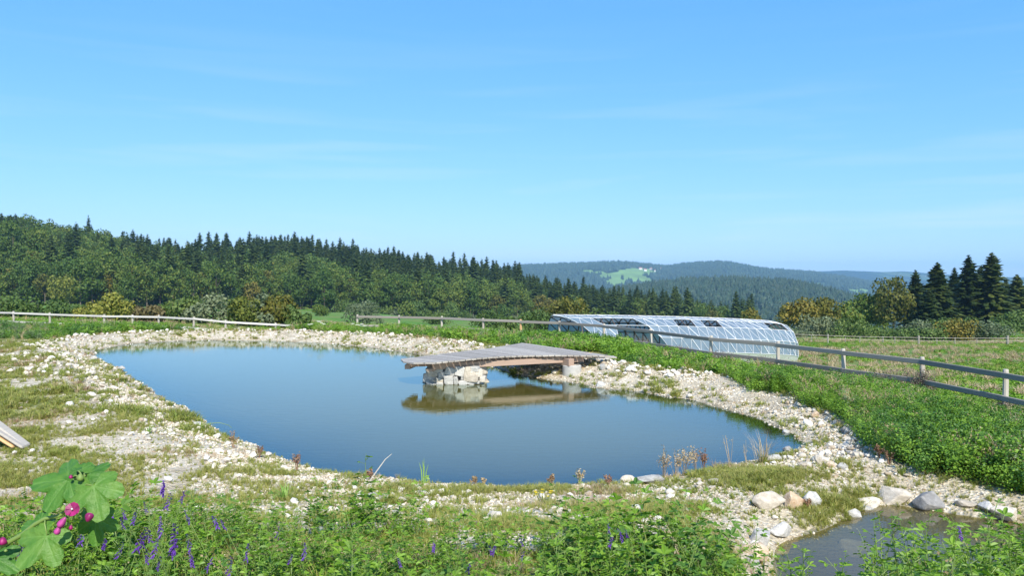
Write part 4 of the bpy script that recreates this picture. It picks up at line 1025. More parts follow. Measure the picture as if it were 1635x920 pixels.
# ------------------------------------------------------------------ boulders
BM = {k: [rock_mesh('boulder', 80 + 7 * j + i, [M['boulder_' + k]], 15 + 2 * i, .85, .05, False) for i in range(4)] for j, k in enumerate(('grey', 'tan', 'dark', 'orange'))}
BL = [(1200,784,1258,820,'tan','blocky stone with an undercut left face beside the small pool'),(1253,787,1288,817,'orange','orange tinted stone second in the row above the small pool'),
 (1282,784,1318,812,'grey','angular grey stone third in the row above the small pool'),(1316,797,1333,808,'tan','small pale stone at the right end of the row of three'),
 (1368,796,1421,818,'tan','long low stone at the far edge of the small pool'),(1400,784,1468,815,'tan','largest pale boulder at the far edge of the small pool'),
 (1467,789,1519,822,'dark','dark grey pointed boulder at the far edge of the small pool'),(1531,803,1566,816,'tan','flat stone right of the dark pointed boulder'),
 (1563,806,1601,827,'grey','pale grey stone at the right of the small pool'),(1590,814,1650,843,'tan','stone cut by the right edge of the picture'),
 (1351,815,1382,834,'grey','grey stone half in the water of the small pool'),(1372,811,1401,822,'grey','flat white stone in the shallow water of the small pool'),
 (1197,847,1251,884,'grey','grey boulder on the left bank of the small pool, middle of three'),(1226,837,1272,865,'grey','whitish boulder on the left bank of the small pool, uppermost of three'),
 (1184,868,1238,904,'orange','orange tan boulder on the left bank of the small pool, lowest of three'),(1194,884,1216,914,'grey','thin pale slab leaning below the orange tan boulder'),
 (987,754,1017,773,'tan','tan stone on the near shore of the pond'),(1013,761,1066,777,'grey','long flat grey stone right of the tan stone on the near shore'),
 (889,792,911,811,'tan','pale rounded stone among the cobbles of the near bank'),(1133,766,1153,775,'tan','flat white stone in the grass near the shore'),(1126,752,1138,761,'grey','small white stone at the water edge by the dry grass'),
 (1221,727,1252,741,'grey','pale stone in the water beside the grass clump on the right shore'),(1250,713,1267,722,'dark','flat dark stone poking into the pond at the right'),
 (1249,687,1262,695,'grey','square grey stone at the right end of the pond'),(1343,682,1356,694,'dark','dark round stone at the edge of the weeds on the right'),(1350,684,1363,696,'grey','white round stone at the edge of the weeds on the right'),
 (951,609,968,620,'grey','white pointed stone at the water edge right of the jetty'),(957,580,969,593,'grey','upright grey slab on the stone heap behind the concrete ring'),
 (1279,658,1294,670,'tan','tan round stone in the heap on the right bank'),(1296,658,1311,669,'orange','orange round stone in the heap on the right bank'),
 (305,674,321,682,'grey','white stone at the water edge on the left shore'),(141,568,155,577,'grey','white stone at the left tip of the pond'),(183,585,198,593,'grey','flat stone lying in the water near the left tip of the pond'),
 (579,787,602,801,'grey','white stone, left of a pair in the near gravel bank'),(600,789,622,803,'grey','white stone, right of a pair in the near gravel bank'),
 (634,794,648,805,'tan','brownish cobble right of the white pair in the near gravel bank'),(1320,738,1336,750,'orange','orange tinted cobble at the foot of the right-hand heap'),(1300,727,1318,744,'tan','tan upright cobble at the foot of the right-hand heap'),
 (1337,740,1358,752,'grey','white cobble at the lower tip of the right-hand heap'),(1275,738,1292,750,'tan','tan cobble on the left side of the right-hand heap')]
for i, (x0, y0, x1, y1, k, lb) in enumerate(BL):
    p = ground((x0 + x1) / 2, y1 - 1)
    if p.z < -.05 and p.y > 11: q_ = unp((x0 + x1) / 2, y1 - 1); p = Vector((q_[0], q_[1], -.02))
    w = (x1 - x0) / F * p.y; h = (y1 - y0) / F * p.y
    o = obj('boulder' if x1 - x0 > 26 else 'stone', BM[k][i % 4]); dp = w * .8
    zb_ = max(p.z, -.04 if p.y > 11 else -9); o.location = (p.x, p.y + dp * (.42 if p.z > 0 else .1), zb_ + h * .32); o.scale = (w * 1.12, dp, h * 1.45); o.rotation_euler = (random.uniform(-.1, .1), random.uniform(-.15, .15), random.choice([0, 3.14]) + random.uniform(-.35, .35))
    tag(o, lb, 'stone')
for x0, y0, x1, y1, lb in ((1320, 842, 1397, 880, 'large tan boulder lying just under the surface of the small pool'), (663, 763, 698, 777, 'flat stone under shallow water near the reed'), (772, 770, 812, 780, 'flat stone under shallow water at the middle of the near shore'), (1345, 833, 1362, 842, 'small stone under the water of the small pool')):
    zz = POOL_Z if x0 > 1200 else 0.0; p = unp((x0 + x1) / 2, (y0 + y1) / 2, zz); w = (x1 - x0) / F * p[1]
    o = obj('boulder', BM['tan'][1]); o.location = (p[0], p[1], zz - .11); o.scale = (w, w * .9, .24); tag(o, lb, 'stone')
# boards leaning at the left edge
for i, (a, b, w, h, lb) in enumerate([((43, 716), (-70, 628), .17, .06, 'uppermost grey weathered board at the left edge'), ((36, 719), (-70, 645), .15, .05, 'grey board below the uppermost one at the left edge'), ((17, 720), (-60, 662), .15, .05, 'yellowish board, lowest at the left edge')]):
    p = ground(a[0], a[1] + 2); q = Vector((at(b[0], p.y + .15), p.y + .15, EYE - (p.y + .15) * (b[1] - HY) / F))
    o = beam_between('board', p + Vector((0, .06 * i, .04)), q, w, h, M['deck'] if i < 2 else M['post_new'], None, bev=.02); tag(o, lb, 'board', 'boards leaning at the left edge')
p = ground(-75, 716); g = Geo(); g.tube([Vector((0, 0, -.1)), Vector((0, 0, .75))], [.09, .08], 8); tag(obj('post', g.mesh('post', [M['post']]), loc=p + Vector((0, .25, 0))), 'short round post that the boards lean on', 'post')

# ------------------------------------------------------------------ gravel and cobbles
PBL = [proto('pebble', pebble_mesh('pebble', i, M['pebble'])) for i in range(5)]
CBM = [pebble_mesh('cobble', 10 + i, M['cobble']) for i in range(4)] + [rock_mesh('cobble', 30 + i, [M['cobble']], 12, .75, .1) for i in range(3)]
def samp(n_, px0, px1, y0, y1, pw=1.0):
    """random ground points between two sight lines, thinning with distance"""
    y = (y0 ** pw + (y1 ** pw - y0 ** pw) * rng.uniform(0, 1, n_)) ** (1 / pw) if pw else y0 * (y1 / y0) ** rng.uniform(0, 1, n_)
    x = at(rng.uniform(px0, px1, n_), y); return x, y
def gravel():
    allP, allS = [], []
    for n_, y0, y1, s0, s1, lim in ((125000, 4.6, 13, .016, .042, 60), (110000, 11, 26, .035, .075, 60), (42000, 24, 47, .06, .13, 60)):
        x, y = samp(n_, -160, 1800, y0, y1, 1.2); h = height(x, y); sd = sdist(POND, x, y); ps = sdist(POOL, x, y)
        px, py, lush, bey, fore = masks(x, y, h)
        den = np.clip(1.15 - (sd - .3) / 3.2, .12, 1) * (1 - lush * .97) * (1 - fore * .55)
        den = np.where(px < 330, np.maximum(den, .22) * np.where(sd > 1.5, 1.0 - .75 * sst((fbm(x * .8, y * 1.6, 4, 55) - .42) / .12), 1), den)
        clump = .35 + .9 * sst((fbm(x * 1.3, y * 1.3, 3, 61) - .40) / .2)
        keep = (rng.uniform(0, 1, n_) < den * clump) & (sd > -.5) & (ps > -.2) & (bey < .3)
        fine = np.where((px[keep] < 320) & (sd[keep] > 1.6), .60, 1.0); x, y, h = x[keep], y[keep], h[keep]; s = fine * rng.uniform(s0, s1, len(x)) * (.7 + .6 * rng.uniform(0, 1, len(x)) ** 3) * np.where(sd[keep] < .5, .8, 1)
        allP.append(np.stack([x, y, h + s * .12], -1)); allS.append(s)
    P = np.concatenate(allP); S = np.concatenate(allS); print('gravel', len(P))
    scatter('gravel', P, S, rng.integers(0, 5, len(P)), PBL, 'pale limestone gravel spread all round the pond', 'gravel', tilt=.4)
    # cobbles: heaps along the right bank, the crest of the far shore and bands on the near bank
    x, y = samp(60000, -60, 1750, 6.2, 46, .9); h = height(x, y); sd = sdist(POND, x, y); ps = sdist(POOL, x, y); px, py, lush, bey, fore = masks(x, y, h)
    ridge = np.exp(-((sd - 2.0) / .75) ** 2)
    w = ridge * np.where((px > 900) & (y > 12), 1.0, 0) + .8 * ridge * ((y > 22)) + .55 * np.exp(-((sd - 1.5) / .5) ** 2) * (y < 22) * (px < 1150) + 1.2 * np.exp(-(((px - 1340) / 50) ** 2 + ((py - 718) / 30) ** 2)) + .06
    w += .9 * np.exp(-(((px - 600) / 90) ** 2 + ((py - 800) / 13) ** 2)) + .9 * np.exp(-(((px - 1290) / 60) ** 2 + ((py - 655) / 16) ** 2))
    w *= (.25 + 1.1 * sst((fbm(x * .9, y * .9, 3, 71) - .38) / .25)) * (1 - lush) * (1 - fore * .7)
    keep = (rng.uniform(0, 1, len(x)) < w * .38) & (sd > .15) & (ps > .1) & (bey < .2)
    x, y, h, sd = x[keep], y[keep], h[keep], sd[keep]; s = rng.uniform(.05, .12, len(x)) * (1 + .9 * rng.uniform(0, 1, len(x)) ** 4) * np.where(y > 22, 1.5, 1)
    s = np.where(y < 11, s * .75, s)
    app = s / y; order = np.argsort(-app); big = order[:297]; rest = order[297:]
    for k in big:
        vi = rng.integers(0, len(CBM)); o = obj('cobble', CBM[vi]); o.location = (x[k], y[k], h[k] + s[k] * .22); o.scale = (s[k] * rng.uniform(.9, 1.35), s[k], s[k] * rng.uniform(.75, 1.0))
        o.rotation_euler = (rng.normal(0, .3), rng.normal(0, .3), rng.uniform(0, 6.28))
        q = CX + F * x[k] / y[k]; pl = 'on the right bank of the pond' if q > 1180 and y[k] > 11.5 else (('on the bank by the small pool' if q > 1150 else ('on the near bank right of the reed' if q > 680 else ('on the near bank left of the reed' if q > 400 else 'on the left bank of the pond'))) if y[k] < 18 else ('on the far bank left of the jetty' if q < 780 else 'on the bank right of the jetty'))
        tag(o, 'whitish fist-sized cobble lying ' + pl, 'stone', 'cobbles ' + pl)
    P = np.stack([x[rest], y[rest], h[rest] + s[rest] * .22], -1); print('cobbles', len(P))
    scatter('cobble_bank', P, s[rest], rng.integers(0, 7, len(P)), [proto('cobble', m_) for m_ in CBM], 'smaller whitish cobbles heaped along the banks', 'cobbles', tilt=.4)
gravel()
# ------------------------------------------------------------------ low plants
def leaf6(g, p, d, n_, L_, w, m=0, fold=.25):
    """a leaf blade from p along d: six corners, folded on its midrib"""
    s = d.cross(n_).normalized(); n_ = s.cross(d).normalized(); i = len(g.v)
    up = n_ * (w * fold); dr = -n_ * (L_ * .12)
    g.v += [p, p + d * L_ * .35 + s * w * .5 + up, p + d * L_ * .75 + s * w * .42 + up + dr * .5, p + d * L_ + dr, p + d * L_ * .75 - s * w * .42 + up + dr * .5, p + d * L_ * .35 - s * w * .5 + up]
    g.f += [(i, i+1, i+2, i+3), (i, i+3, i+4, i+5)]; g.m += [m, m]
def sprig_geo(seed, H=.5, nodes=12, ll=.028, lean=.15, thick=.0028, top=True):
    """upright stem with alternate three-part leaves (lucerne / melilot)"""
    r = random.Random(seed); g = Geo(); a0 = r.uniform(0, 6.28); lx, ly = math.cos(a0) * lean, math.sin(a0) * lean
    P = lambda t: Vector((lx * t * t * H + .01 * math.sin(7 * t + seed), ly * t * t * H + .01 * math.cos(6 * t + seed), H * t))
    g.tube([P(t) for t in (0, .25, .5, .75, 1)], [thick, thick * .9, thick * .75, thick * .6, thick * .3], 4, 1)
    for k in range(nodes):
        t = .18 + .80 * (k + r.uniform(-.3, .3)) / nodes; p = P(t); a = k * 2.4 + r.uniform(-.5, .5); sc = (1.15 - .55 * t) * r.uniform(.8, 1.2)
        d = Vector((math.cos(a), math.sin(a), r.uniform(.35, .9))).normalized(); pet = ll * 1.3 * sc; q = p + d * pet
        g.tube([p, q], [thick * .35] * 2, 3, 1, False)
        up = Vector((-d.x * .5, -d.y * .5, 1))
        sd_ = d.cross(up).normalized()
        for ang in (0, 1.05, -1.05):
            dd = (d * math.cos(ang) + sd_ * math.sin(ang)); dd.z += r.uniform(-.25, .1); leaf6(g, q, dd.normalized(), up, ll * sc * r.uniform(.9, 1.15), ll * .5 * sc)
        if r.random() < .55:
            for _ in range(3):
                dd = Vector((r.uniform(-1, 1), r.uniform(-1, 1), .6)).normalized(); leaf6(g, p, dd, Vector((0, 0, 1)), ll * .5 * sc, ll * .22 * sc)
    return g
def bush_clump(seed, H, R0, nl, ls, mats, mi=0, stems=10):
    """a clump of many fine-leaved stems seen from some way off"""
    r = np.random.default_rng(seed); n_ = nl
    k = r.integers(0, stems, n_); a = r.uniform(0, 6.28, stems); rr = R0 * np.sqrt(r.uniform(0, 1, stems)); hh = H * r.uniform(.6, 1.1, stems)
    t = r.uniform(.1, 1, n_) ** .8; spread = .35 * R0 * (1.1 - t * .6)
    C = np.stack([np.cos(a[k]) * rr[k] * (.55 + .6 * t) + r.normal(0, 1, n_) * spread * .6, np.sin(a[k]) * rr[k] * (.55 + .6 * t) + r.normal(0, 1, n_) * spread * .6, hh[k] * t], -1)
    N_ = np.stack([np.cos(a[k]) * .4, np.sin(a[k]) * .4, np.full(n_, .9)], -1)
    P, Q = cards(C, N_, ls, .6, r, .5)
    return mesh_np('weed_clump', P, Q, mats)
def tuft(seed, H, nb, spread, wid, mat, curve=.5, heads=0):
    r = random.Random(seed); g = Geo()
    for k in range(nb):
        a = r.uniform(0, 6.28); s0 = spread * .35 * r.random(); p = Vector((math.cos(a) * s0, math.sin(a) * s0, 0)); L_ = H * r.uniform(.5, 1.05); o_ = spread * r.uniform(.3, 1)
        b = a + r.uniform(-.6, .6); d = Vector((math.cos(b), math.sin(b), 0)); sv = Vector((-d.y, d.x, 0)) * wid * .5
        q = p + d * o_ * .35 + Vector((0, 0, L_ * .6)); e = p + d * o_ * (1 + curve * .4) + Vector((0, 0, L_ * (1 - curve * .25)))
        i = len(g.v); g.v += [p - sv, p + sv, q + sv * .8, q - sv * .8, e]; g.f += [(i, i+1, i+2, i+3), (i+3, i+2, i+4)]; g.m += [0, 0]
        if k < heads:
            for j in range(9):
                t = .6 + .4 * j / 9; c = q + (e - q) * ((t - .6) / .4) + Vector((r.uniform(-1, 1), r.uniform(-1, 1), r.uniform(-.6, .6))) * H * .035
                g.quad(c, Vector((r.uniform(-1, 1), r.uniform(-1, 1), .3)).normalized() * H * .014, Vector((0, 0, 1)) * H * .012)
    return g.mesh('tuft', [mat])
def vetch_geo(seed, H=.35):
    """scrambling stem with ladders of narrow leaflets"""
    r = random.Random(seed); g = Geo(); a0 = r.uniform(0, 6.28)
    P = lambda t: Vector((math.cos(a0 + t * 1.3) * .16 * t, math.sin(a0 + t * 1.3) * .16 * t, H * t))
    g.tube([P(t) for t in (0, .3, .6, 1)], [.0015] * 4, 3, 1)
    for k in range(9):
        p = P(.15 + .85 * k / 9); a = k * 2.4 + r.uniform(-.3, .3); d = Vector((math.cos(a), math.sin(a), r.uniform(.1, .7))).normalized(); L_ = r.uniform(.06, .09); sd_ = d.cross(Vector((0, 0, 1))).normalized()
        g.tube([p, p + d * L_], [.0009] * 2, 3, 1, False)
        for j in range(1, 8):
            for s_ in (1, -1): leaf6(g, p + d * L_ * j / 8, (sd_ * s_ + d * .5).normalized(), Vector((0, 0, 1)), .019, .005)
    return g
def mush(h, x, y): return height(x, y)
def plants():
    # green lucerne bank on the far and right side
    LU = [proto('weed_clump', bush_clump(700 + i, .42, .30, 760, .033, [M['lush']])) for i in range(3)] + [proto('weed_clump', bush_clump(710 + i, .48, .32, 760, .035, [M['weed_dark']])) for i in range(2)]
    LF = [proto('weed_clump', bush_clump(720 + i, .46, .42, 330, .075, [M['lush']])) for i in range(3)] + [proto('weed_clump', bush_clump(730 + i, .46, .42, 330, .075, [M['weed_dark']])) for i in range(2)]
    LU += [proto('weed_clump', bush_clump(770, .55, .22, 260, .035, [M['sage']], stems=6)), proto('tuft', tuft(771, .60, 16, .16, .010, M['dry'], heads=9))]
    LF += [proto('weed_clump', bush_clump(772, .50, .36, 260, .06, [M['sage']], stems=7)), proto('tuft', tuft(773, .62, 16, .24, .018, M['dry'], heads=9))]
    for nm, n_, y0, y1, ps_, lb in (('lucerne_bank', 15000, 8.5, 22, LU, 'lush green lucerne growing on the bank at the right between stones and fence'), ('weed_bank', 14000, 21, 51, LF, 'bright green weeds covering the ground between the far shore and the fence')):
        x, y = samp(n_, -140, 2000, y0, y1, 1.6); h = height(x, y); px, py, lush, bey, fore = masks(x, y, h)
        yf = np.interp(px, FP, FY)
        keep = (lush > .45) & (y < yf + rng.uniform(-.3, .8, n_)) & (fbm(x * .35, y * .35, 3, 41) > .30)
        # the left stretch is thinner and lower
        keep &= (px > 120) | (y > 36) & (rng.uniform(0, 1, n_) < .9)
        x, y, h, px = x[keep], y[keep], h[keep], px[keep]; n2 = len(x); yf = yf[keep]
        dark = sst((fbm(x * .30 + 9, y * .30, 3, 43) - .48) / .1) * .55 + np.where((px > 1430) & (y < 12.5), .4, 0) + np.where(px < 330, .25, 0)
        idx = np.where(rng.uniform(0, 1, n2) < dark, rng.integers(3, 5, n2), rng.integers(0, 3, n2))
        pt = fbm(x * .8, y * .8, 3, 49); u_ = rng.uniform(0, 1, n2); idx = np.where(u_ < .03 + .35 * sst((pt - .58) / .08), 5, idx); idx = np.where(u_ > .985 - .12 * sst((.36 - pt) / .08), 6, idx)
        s = rng.uniform(.65, 1.1, n2) * np.where((px > 1380) & (y < 13), 1.1, .92) * (.8 + .5 * fbm(x * .5, y * .5, 3, 47))
        s = s * np.where(px > 980, np.clip((yf - y) / 4.0, .42, 1), np.clip((yf - y) / 2.5, .6, 1)) * np.where((px > 440) & (px < 1000) & (y > 36), .80, 1) * np.where((y > 20) & (px > 1000), .85, 1)
        s = np.where(px < 110, s * .72, s); idx = np.where((px < 70) & (rng.uniform(0, 1, n2) < .35), 6, idx)
        # keep clear of the deck
        far = ~((x > -1) & (x < 3.6) & (y > 23.5) & (y < 28.3 - .6 * (x - .4)))
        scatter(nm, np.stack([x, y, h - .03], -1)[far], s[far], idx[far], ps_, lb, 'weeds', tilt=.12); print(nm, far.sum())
    # turf and grass tufts in the gravel and round the water
    GT = [proto('tuft', tuft(740 + i, .10, 20, .07, .0055, M['grass'])) for i in range(4)] + [proto('tuft', tuft(746, .13, 16, .09, .004, M['redweed'])), proto('tuft', tuft(747, .13, 16, .10, .004, M['dry']))]
    GF = [proto('tuft', tuft(750 + i, .16, 22, .16, .014, M['grass'])) for i in range(4)] + [proto('tuft', tuft(756, .18, 16, .16, .012, M['redweed'])), proto('tuft', tuft(757, .2, 16, .14, .012, M['dry']))]
    for nm, n_, y0, y1, ps_, lb in (('turf', 120000, 4.5, 16, GT, 'short patchy grass growing through the gravel near the pond'), ('far_turf', 110000, 15, 48, GF, 'thin brownish turf on the left flat and along the far shore')):
        x, y = samp(n_, -150, 1800, y0, y1, 1.2); h = height(x, y); px, py, lush, bey, fore = masks(x, y, h); sd = sdist(POND, x, y); ps = sdist(POOL, x, y)
        lf = sst((sd - 1.3 + (fbm(x * .7, y * .7, 2, 62) - .5) * 2.2) / 1.2) * sst((330 - px) / 200) * (y > 8.5) * (.10 + .62 * sst((fbm(x * .8, y * 1.6, 4, 55) - .42) / .12))
        spot = sst((fbm(x * 1.5, y * 1.5, 3, 57) - .57) / .05) * .55 + sst((fbm(x * .6, y * .6, 3, 59) - .56) / .05) * .35
        edge = np.exp(-((lush - .3) / .25) ** 2) * .7
        pool = np.exp(-((px - 1330) / 70) ** 2 - ((py - 815) / 26) ** 2) * 1.6 + np.exp(-((px - 1230) / 110) ** 2 - ((py - 762) / 14) ** 2) * 1.5 + np.exp(-((px - 900) / 240) ** 2 - ((py - 786) / 7) ** 2) * .7 + np.exp(-((px - 1050) / 120) ** 2 - ((py - 815) / 14) ** 2) * .8
        rim = .35 * np.exp(-((sd - .35) / .22) ** 2) * (fbm(x * .8, y * .8, 2, 58) > .48)
        edge = edge * .6; spot = spot * .75
        w = np.maximum.reduce([lf, spot * (1 - fore * .5), edge, pool, rim, fore * .35])
        keep = (rng.uniform(0, 1, n_) < w) & (lush < .6) & (sd > .06) & (ps > -.05) & (bey < .3)
        x, y, h = x[keep], y[keep], h[keep]; n2 = len(x); red = fbm(x * .9, y * .9, 3, 63)
        idx = np.where(rng.uniform(0, 1, n2) < sst((red - .60) / .1) * .6, rng.integers(4, 6, n2), rng.integers(0, 4, n2))
        scatter(nm, np.stack([x, y, h - .01], -1), rng.uniform(.40, 1.2, n2) * (.25 + 1.35 * fbm(x * 2.2, y * 2.2, 3, 97)) * (.75 + .45 * w[keep]), idx, ps_, lb, 'grass', tilt=.15); print(nm, n2)
    # meadow beyond the fence
    MT = [proto('tuft', tuft(760 + i, .30, 26, .30, .03, M['grass'])) for i in range(2)] + [proto('tuft', tuft(765, .38, 26, .28, .025, M['dry'], heads=6)), proto('weed_clump', bush_clump(766, .22, .45, 220, .085, [M['lush']]))]
    x, y = samp(42000, -150, 1900, 18, 112, 1.3); h = height(x, y); px, py, lush, bey, fore = masks(x, y, h)
    d = fbm(x * .12, y * .3, 3, 81); keep = (bey > .2) & (rng.uniform(0, 1, len(x)) < .75); x, y, h, px, py, d = [q[keep] for q in (x, y, h, px, py, d)]
    dry = sst((d - .50) / .12) * .8 + np.where((px > 1255) & (px < 1345) & (py > 558) & (py < 585), .7, 0) + np.exp(-((py - 572) / 7) ** 2) * (px > 1400) * .7
    idx = np.where(rng.uniform(0, 1, len(x)) < dry, 2, rng.choice([0, 1, 3, 3], len(x)))
    far = np.abs(x - at(1080, 50)) + 0 * y
    keep = ~((px > 880) & (px < 1262) & (y > 43) & (y < 55))
    scatter('meadow_grass', np.stack([x, y, h - .03], -1)[keep], rng.uniform(.5, 1.1, keep.sum()), idx[keep], MT, 'mixed green and straw coloured grass of the meadow beyond the fence', 'grass', tilt=.1)
    # foreground: lucerne sprigs, vetch, grass
    FG = []
    for i in range(7):
        g = sprig_geo(800 + i, random.uniform(.36, .5), 13, .032 + .004 * (i % 3), random.uniform(.1, .45)); FG.append(proto('sprig', g.mesh('sprig', [M['sprig'] if i % 3 else M['weed_dark'], M['stem']])))
    for i in range(2): FG[i * 3] = proto('sprig', sprig_geo(860 + i, .42, 9, .055, .3).mesh('sprig', [M['weed_dark'] if i else M['sprig'], M['stem']]))
    for i in range(4): FG.append(proto('vetch', vetch_geo(820 + i, random.uniform(.25, .4)).mesh('vetch', [M['sprig'], M['stem']])))
    for i in range(3): FG.append(proto('tuft', tuft(830 + i, .34, 14, .16, .005, M['grass'], heads=0)))
    FG.append(proto('tuft', tuft(835, .42, 7, .16, .003, M['dry'], heads=4)))
    FG.append(proto('weed_clump', bush_clump(836, .16, .16, 200, .018, [M['weed_dark']], stems=14)))
    FG.append(proto('weed_clump', bush_clump(837, .16, .16, 200, .018, [M['sprig']], stems=14)))
    n_ = 17000; y = rng.uniform(1.7, 8.3, n_); x = rng.uniform(-.80, .80, n_) * np.maximum(y, 3) * 1.0
    h = height(x, y); px, py, lush, bey, fore = masks(x, y, h); ps = sdist(POOL, x, y)
    dn = fbm(x * 1.6, y * 1.6, 3, 87); keep = (rng.uniform(0, 1, n_) < fore * (.12 + 1.1 * sst((dn - .40) / .16)) * np.where(y > 4.6, .75, 1)) & (ps > .02) & ~((px > 1165) & (px < 1238) & (y > 3.4) & (rng.uniform(0, 1, n_) < .8)) & ~((px > 1238) & (px < 1395) & (y > 2.9) & (rng.uniform(0, 1, n_) < .93)) & ~((px > 1395) & (y > 4.2) & (rng.uniform(0, 1, n_) < .6))
    x, y, h, px = x[keep], y[keep], h[keep], px[keep]; n2 = len(x); nb = fbm(x * .9, y * .9, 3, 89)
    p_ = rng.uniform(0, 1, n2); idx = np.where(p_ < .62, rng.integers(0, 7, n2), np.where(p_ < .74 + (px < 500) * .06, rng.integers(7, 11, n2), np.where(p_ < .84, rng.integers(11, 15, n2), rng.integers(15, 17, n2))))
    s = rng.uniform(.40, 1.15, n2) * (.42 + 1.0 * nb) * np.where(y > 4.6, .92, 1.0) * np.where((px > 1238) & (px < 1395), .6, 1)
    scatter('foreground_weeds', np.stack([x, y, h - .01], -1), s, idx, FG, 'lucerne, vetch and grass growing thickly along the bottom of the picture', 'weeds', tilt=.22); print('fore', n2)
plants()

# ------------------------------------------------------------------ single plants one can point at
def flower_spike(seed, L_, w, mat, nf=26):
    r = random.Random(seed); g = Geo()
    for k in range(nf):
        t = k / nf; a = r.uniform(-1.3, 1.3) - 1.57; p = Vector((math.cos(a) * w * .5, math.sin(a) * w * .5, L_ * t)); d = Vector((math.cos(a), math.sin(a), -.6 + t)).normalized()
        leaf6(g, p * .3, d, Vector((0, 0, 1)), w * (1 - .4 * t) * .9, w * .35, 0) if False else leaf6(g, Vector((0, 0, L_ * t)), d, Vector((0, 0, 1)), w * (1.1 - .5 * t), w * .38, 0)
    return g.mesh('flower_head', [mat])
VS = [flower_spike(i, .040 + .004 * i, .012, M['purple']) for i in range(4)]
VT = []
for i in range(3):
    g = Geo(); g.tube([Vector((0, 0, -.30)), Vector((.02, 0, -.15)), Vector((0, 0, 0))], [.0014, .0012, .001], 3, 0); VT.append(g.mesh('flower_stem', [M['stem']]))
VP = [(261,780,1.4),(266,805,1.3),(288,796,1.0),(180,822,1.2),(201,822,1),(212,831,1),(198,839,.9),(257,850,1.5),(241,857,1.4),(218,869,1.8),(227,868,1.1),(244,882,1.3),(236,892,1.2),(278,868,2.3),(274,880,1.5),(304,873,1.2),(253,903,1.1),(348,836,1.2),(360,840,.9),
      (304,830,1),(30,891,1.6),(128,862,1.5),(394,888,1.3),(364,913,1.4),(308,896,1.2),(235,813,.9),(442,853,1.1),(485,885,1.3),(692,874,1),(786,880,1),(746,908,1.1),(461,896,.8),(785,880,1),(835,867,.8),(972,847,1),(994,858,1.1),(1002,853,.9),(973,866,1.2),(832,890,.8),(1534,853,1.2),(560,905,1),(640,900,.9),(330,905,1.1),(186,885,1.1),(165,870,1)]
for i, (px, py, s) in enumerate(VP):
    d = 3.15 if px < 400 else 3.6; z = EYE - (py + 6 * s - HY) / F * d; x = at(px, d)
    t = empty('vetch_flower', (x, d, z), random.uniform(-.5, .5)); t.rotation_euler = (random.uniform(-.35, .35), random.uniform(-.45, .45), random.uniform(-.6, .6))
    lb, gr = (('purple vetch flower spike in the weeds at the lower left', 'purple vetch flowers at the lower left') if px < 420 else ('small purple flower in the weeds along the bottom middle', 'small purple flowers along the bottom middle'))
    if (px, py) == (278, 868): lb, gr = 'largest and darkest purple vetch spike at the lower left', None
    if px == 1534: lb, gr = 'single purple flower in the sprigs over the small pool', None
    if (px, py) == (30, 891): lb, gr = 'purple vetch spike under the large mallow leaf in the corner', None
    tag(t, lb, 'flower', gr); o = obj('flower_head', VS[i % 4], t); o.scale = (s, s, s * 1.05); obj('stem', VT[i % 3], t)
# tall sprigs standing against the gravel and the small pool
SG = [(430, 812, 3.6, .44, 'bright sprig left of the bottom middle, with dense top leaves'), (566, 815, 3.5, .42, 'sprig with broad round leaves at the bottom middle'), (725, 812, 3.7, .45, 'dark-tipped sprig standing alone against the gravel, right of the middle'),
      (880, 848, 3.3, .42, 'leafy sprig below the yellow flowers'), (975, 818, 3.6, .48, 'pale green upright sprig against the reddish turf'), (1035, 835, 3.5, .40, 'spreading sprig right of the pale upright one'), (1095, 838, 3.4, .40, 'sprig with dark leaves left of the pool bank'),
      (1280, 868, 3.0, .40, 'bright broad-leaved sprig in front of the small pool on its left'), (1262, 880, 3.0, .30, 'short sprig beside the broad-leaved one'), (1402, 838, 3.1, .50, 'slender sprig with alternating leaves in front of the pool'),
      (1436, 815, 3.2, .58, 'tallest sprig over the middle of the small pool'), (1470, 836, 3.1, .5, 'leafy sprig right of the tallest one over the pool'), (1492, 850, 2.9, .46, 'dense low sprig over the pool'), (1520, 842, 3.0, .5, 'sprig near the purple flower over the pool'),
      (1552, 800, 3.2, .6, 'high sprig reaching up into the green bank at the right'), (1580, 818, 3.1, .56, 'twiggy sprig right of the high one'), (1610, 835, 3.0, .5, 'sprig at the lower right edge'), (1628, 812, 3.2, .56, 'sprig cut by the right edge'),
      (1420, 880, 2.8, .42, 'broad bright sprig at the bottom in front of the pool'), (1500, 885, 2.7, .4, 'bushy sprig at the bottom right'), (1560, 870, 2.8, .42, 'dark bushy sprig at the bottom right'), (1600, 880, 2.7, .4, 'lowest sprig near the right corner'), (1215, 888, 3.1, .38, 'bright sprig in front of the orange boulder')]
